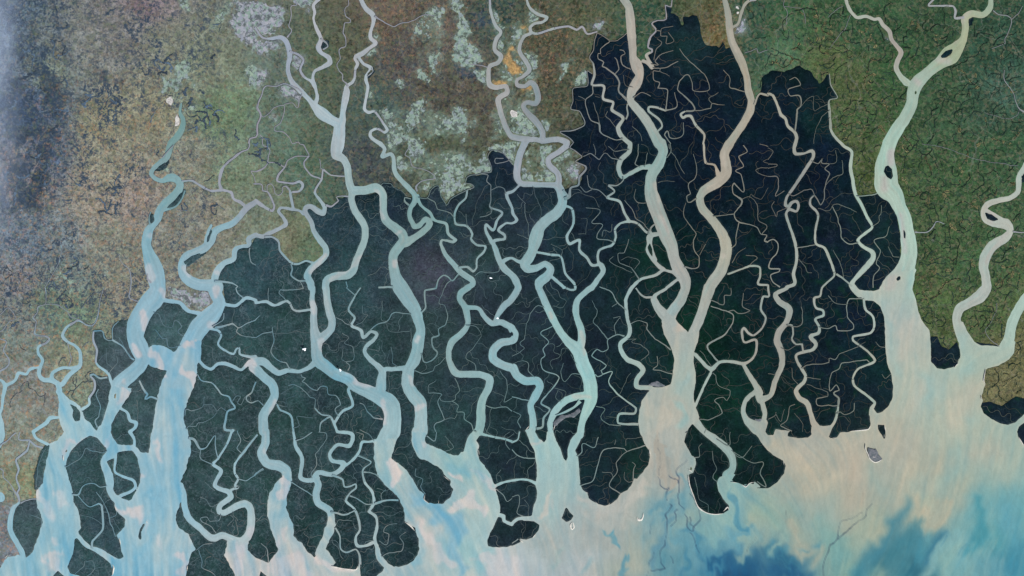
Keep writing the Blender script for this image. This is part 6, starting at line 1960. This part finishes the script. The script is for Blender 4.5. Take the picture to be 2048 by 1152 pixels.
for zone, dens, tries, want, wr, space, lens in (
        ("east", dens_e, 26000, 420, (0.8, 1.9), 5.2, (7, 26)),
        ("west", dens_w, 6000, 190, (1.0, 4.6), 3.2, (5, 14)),
        ("south", dens_s, 2500, 170, (1.2, 2.0), 6.0, (8, 26))):
    got, queue = 0, []
    for _ in range(tries):
        if got >= want:
            break
        if queue and rngb.rand() < 0.7:
            sx, sy, ang = queue.pop(rngb.randint(len(queue)))
            branch = True
        else:
            sx, sy, ang = rngb.uniform(4, W - 4), rngb.uniform(4, H - 4), rngb.uniform(0, 6.28)
            branch = False
            if rngb.rand() > dens[int(sy / 2), int(sx / 2)]:
                continue
        x, y, pts = sx, sy, []
        n = rngb.randint(*lens)
        w0 = rngb.uniform(*wr)
        curl = rngb.normal(0, 0.06)
        for k in range(n):
            i, j = int(x / 2), int(y / 2)
            if not (2 < i < NX - 3 and 2 < j < NY - 3) or not farm[j, i] or dens[j, i] < 0.08:
                break
            if (not branch or k > 2) and occ[j, i] > -space:
                break
            pts.append((x, y, w0 * (1.05 - 0.5 * k / n)))
            ang += curl + rngb.normal(0, 0.34)
            x += 2.6 * math.cos(ang); y += 2.6 * math.sin(ang)
            if rngb.rand() < 0.13:
                queue.append((x, y, ang + rngb.choice((-1, 1)) * rngb.uniform(0.7, 1.5)))
        if len(pts) < 5:
            continue
        q = np.array(pts)
        stroke_into(occ, q, pad=14)
        got += 1
        f = rngb.uniform(0.75, 1.3)
        base = {"east": (40, 56, 50), "west": (72, 88, 105), "south": (82, 92, 100)}[zone]
        if zone == "west" and q[0, 0] > 620:
            base = (44, 52, 58)
        belts.append(ragged(smooth_path(q, 1.1), 0.0135 + 0.00002 * (got % 50), rgb(np.array(base) * f), got, 0.9))
        if zone == "east" and rngb.rand() < 0.08 + 0.75 * g_tan[int(q[0, 1] / 2), int(q[0, 0] / 2)]**1.5:
            q2 = smooth_path(q, 1.1).copy()
            q2[:, 2] = q2[:, 2] + 4.4 * np.clip(0.15 + fbm(np.arange(len(q2)) / 4.0 + got, np.full(len(q2), got * 1.3), 3, 5) * 1.6, -0.6, 1)
            q2[:, 2] = np.maximum(q2[:, 2], 0.3)
            strips.append(ragged(q2, 0.0112 + 0.00002 * (got % 50), rgb(np.array((112, 108, 78)) * rngb.uniform(0.8, 1.2)), got + 0.5, 1.0))
o = mesh_object("tree_belts", join(belts), M_BELT)
tag(o, "dark winding tree belts along the village creeks in the farmland", "trees", "stuff")
o = mesh_object("dry_field_strips", join(strips), M_BELT)
tag(o, "tan harvested strips flanking the dark tree belts in the green east", "dry fields", "stuff")

# ------------------------------------------------------------------ beaches and sandbars
def thick_ribbon(p, z0, z1, seed):
    """a low raised bank with a rounded top"""
    x, y, w = p[:, 0], p[:, 1], p[:, 2]
    d = np.gradient(p[:, :2], axis=0)
    n = np.stack([-d[:, 1], d[:, 0]], 1)
    n /= np.maximum(np.hypot(n[:, 0], n[:, 1]), 1e-6)[:, None]
    k = len(p)
    taper = np.minimum(1, np.minimum(np.arange(k), np.arange(k)[::-1]) / 4.0) * 0.85 + 0.15
    rows = []
    ww = w * taper * (1 + 0.5 * fbm(np.arange(k) / 4.0 + seed, np.full(k, seed * 1.7), 3, 9))
    for s, z in ((-0.5, z0), (-0.28, z1), (0.28, z1), (0.5, z0)):
        q = p[:, :2] + n * (ww * s)[:, None]
        rows.append(np.stack([(q[:, 0] - 1024) / 100, (576 - q[:, 1]) / 100, np.full(k, z)], 1))
    co = np.vstack(rows)
    i = np.arange(k - 1)
    f = [np.stack([r * k + i, r * k + i + 1, (r + 1) * k + i + 1, (r + 1) * k + i], 1) for r in range(3)]
    return co, [np.vstack(f)], []


def nearest_island(p):
    best, bd = None, 1e9
    m = p[len(p) // 2]
    J, I = np.nonzero(np.isin(flab_in, list(islands)))
    sel = (np.abs(GX[I] - m[0]) < 30) & (np.abs(GY[J] - m[1]) < 30)
    if not sel.any():
        return None
    J, I = J[sel], I[sel]
    d = np.hypot(GX[I] - m[0], GY[J] - m[1])
    return int(flab_in[J[d.argmin()], I[d.argmin()]])


for k, line in enumerate(BEACHES.strip().splitlines()):
    p = smooth_path(parse(line), 1.5)
    own = nearest_island(p)
    o = mesh_object("sand_beach", thick_ribbon(p, -0.01, 0.022, k), M_SAND)
    par = islands[own] if own is not None else land
    o.parent = par
    o.location = -par.location

BARS = [
    ("sandbar", "white hook-shaped sandbar alone in the tan sea", "C3 1050,645,9 1048,675,14 1038,698,18 1020,704,20 1006,696,17 1000,680,10"),
    ("sandbar", "white ring-shaped sandbar just below the teardrop islet", "C3 478,724,11 469,740,13 470,766,13 482,777,13 494,766,14 492,742,13 486,724,11 476,722,9"),
    ("sandbar", "faint white sand rim around the grey mud islet in the tan sea", "D3 778,95,5 778,130,6 800,180,8 815,215,10 850,240,12 885,235,10 915,215,8"),
    ("sandbar", "small white curl of sand on the grey mud islet", "D3 840,190,6 845,203,9 862,195,6"),
]
for k, (nm, lab, path) in enumerate(BARS):
    o = mesh_object(nm, thick_ribbon(smooth_path(parse(path), 1.2), -0.005, 0.028 if k > 1 else 0.012, k + 60), M_SAND)
    tag(o, lab, "sandbar", None, "sandbars in the sea")

# mud flats
for k, (lab, poly) in enumerate([
    ("grey mudflat in the crook of the tan estuary's west bank", "C2 1085,780 1110,755 1160,747 1205,765 1225,785 1180,790"),
    ("grey streaky mudflat at the foot of the forked blue channel", "C2 480,1000 540,960 550,990 500,1040 440,1040 400,1060 340,1120 330,1080 390,1020"),
    ("grey kite-shaped mud islet with a white sand rim in the tan sea", "D3 800,128 868,138 880,175 915,215 890,235 845,238 812,200 795,150"),
    ("grey mudflat on the inner shore of the oval river island", "C2 1915,1020 1960,1050 2000,1048 1985,1070 1940,1060"),
]):
    F = patch([poly], 12, 3, 141 + k)
    s = sheets(pad(F), lambda x, y, ph: 0.014 + 0.012 * sstep(0, 3, ph), (), None, -0.01)
    o = mesh_object("mudflat", (s[0][0], s[0][1], []), M_MUD)
    tag(o, lab, "mudflat", None, "mudflats")

# ------------------------------------------------------------------ clouds
def cloud_material():
    n = Nodes("cloud_white")
    n.done((0.92, 0.93, 0.95, 1))
    n.b.inputs["Subsurface Weight"].default_value = 0.0
    return n.m


M_CLOUD = cloud_material()


def cloud(label, x, y, r, seed, z=0.12):
    rnd = random.Random(seed)
    bm = bmesh.new()
    for k in range(9):
        a, d = rnd.uniform(0, 6.28), abs(rnd.gauss(0, 0.55)) * r
        rr = r * rnd.uniform(0.25, 0.6)
        res = bmesh.ops.create_icosphere(bm, subdivisions=3, radius=rr)
        for v in res["verts"]:
            v.co.z *= 0.55
            v.co.x += d * math.cos(a) * 1.2
            v.co.y += d * math.sin(a) * 0.7
    for v in bm.verts:
        h = float(fbm(np.array([v.co.x * 60 + seed]), np.array([v.co.y * 60 + v.co.z * 40]), 3, 5)[0])
        v.co *= 1 + 0.3 * h
    me = bpy.data.meshes.new("cloud")
    bm.to_mesh(me)
    bm.free()
    for f in me.polygons:
        f.use_smooth = True
    me.materials.append(M_CLOUD)
    o = bpy.data.objects.new("cloud", me)
    o.location = ((x - 1024) / 100, (576 - y) / 100, z)
    COL.objects.link(o)
    tag(o, label, "cloud", None, "small clouds over the delta")


cloud("small white cloud over the dark mangrove west of the pale river junction", 610, 698, 0.036, 1, 0.1)
cloud("tiny white cloud over the mangrove in the middle of the delta", 982, 556, 0.022, 2)
cloud("tiny white cloud touching the blue channel bend", 681, 740, 0.026, 3)
cloud("tiny white cloud over the fork of the grey blue channels", 995, 636, 0.02, 4)


# thin haze bank drifting over the western edge
def haze_bank():
    bm = bmesh.new()
    bmesh.ops.create_cube(bm, size=1)
    me = bpy.data.meshes.new("haze_bank")
    bm.to_mesh(me)
    bm.free()
    m = bpy.data.materials.new("thin_mist")
    m.use_nodes = True
    t = m.node_tree
    t.nodes.remove(t.nodes["Principled BSDF"])
    vol = t.nodes.new("ShaderNodeVolumePrincipled")
    vol.inputs["Color"].default_value = (0.66, 0.78, 1.0, 1)
    vol.inputs["Anisotropy"].default_value = -0.35
    t.links.new(vol.outputs[0], t.nodes["Material Output"].inputs["Volume"])
    tc = t.nodes.new("ShaderNodeTexCoord")
    sep = t.nodes.new("ShaderNodeSeparateXYZ")
    t.links.new(tc.outputs["Generated"], sep.inputs[0])
    fall = t.nodes.new("ShaderNodeMapRange"); fall.interpolation_type = 'SMOOTHSTEP'
    t.links.new(sep.outputs[0], fall.inputs[0])
    fall.inputs[1].default_value = 0.42; fall.inputs[2].default_value = 0.78
    fall.inputs[3].default_value = 1.0; fall.inputs[4].default_value = 0.0
    fy = t.nodes.new("ShaderNodeMapRange"); fy.interpolation_type = 'SMOOTHSTEP'
    t.links.new(sep.outputs[1], fy.inputs[0])
    fy.inputs[1].default_value = 0.0; fy.inputs[2].default_value = 0.35
    noise = t.nodes.new("ShaderNodeTexNoise")
    noise.inputs["Scale"].default_value = 3.0
    noise.inputs["Detail"].default_value = 5
    noise.inputs["Roughness"].default_value = 0.62
    t.links.new(tc.outputs["Object"], noise.inputs["Vector"])
    nr = t.nodes.new("ShaderNodeMapRange")
    t.links.new(noise.outputs[0], nr.inputs[0])
    nr.inputs[1].default_value = 0.47; nr.inputs[2].default_value = 0.78
    nr.inputs[3].default_value = 0.1; nr.inputs[4].default_value = 3.0
    m1 = t.nodes.new("ShaderNodeMath"); m1.operation = 'MULTIPLY'
    t.links.new(fall.outputs[0], m1.inputs[0]); t.links.new(fy.outputs[0], m1.inputs[1])
    m2 = t.nodes.new("ShaderNodeMath"); m2.operation = 'MULTIPLY'
    t.links.new(m1.outputs[0], m2.inputs[0]); t.links.new(nr.outputs[0], m2.inputs[1])
    m3 = t.nodes.new("ShaderNodeMath"); m3.operation = 'MULTIPLY'
    t.links.new(m2.outputs[0], m3.inputs[0]); m3.inputs[1].default_value = HAZE
    t.links.new(m3.outputs[0], vol.inputs["Density"])
    me.materials.append(m)
    o = bpy.data.objects.new("haze_bank", me)
    COL.objects.link(o)
    o.scale = (2.6, 7.0, 0.4)
    o.location = (-10.24 + 1.25 - 1.3, 5.76 - 2.2, 0.35)
    tag(o, "thin bluish white haze drifting over the western edge", "haze", "stuff")


HAZE = 1.1
scene.cycles.volume_bounces = 4
scene.cycles.volume_step_rate = 2.0
haze_bank()
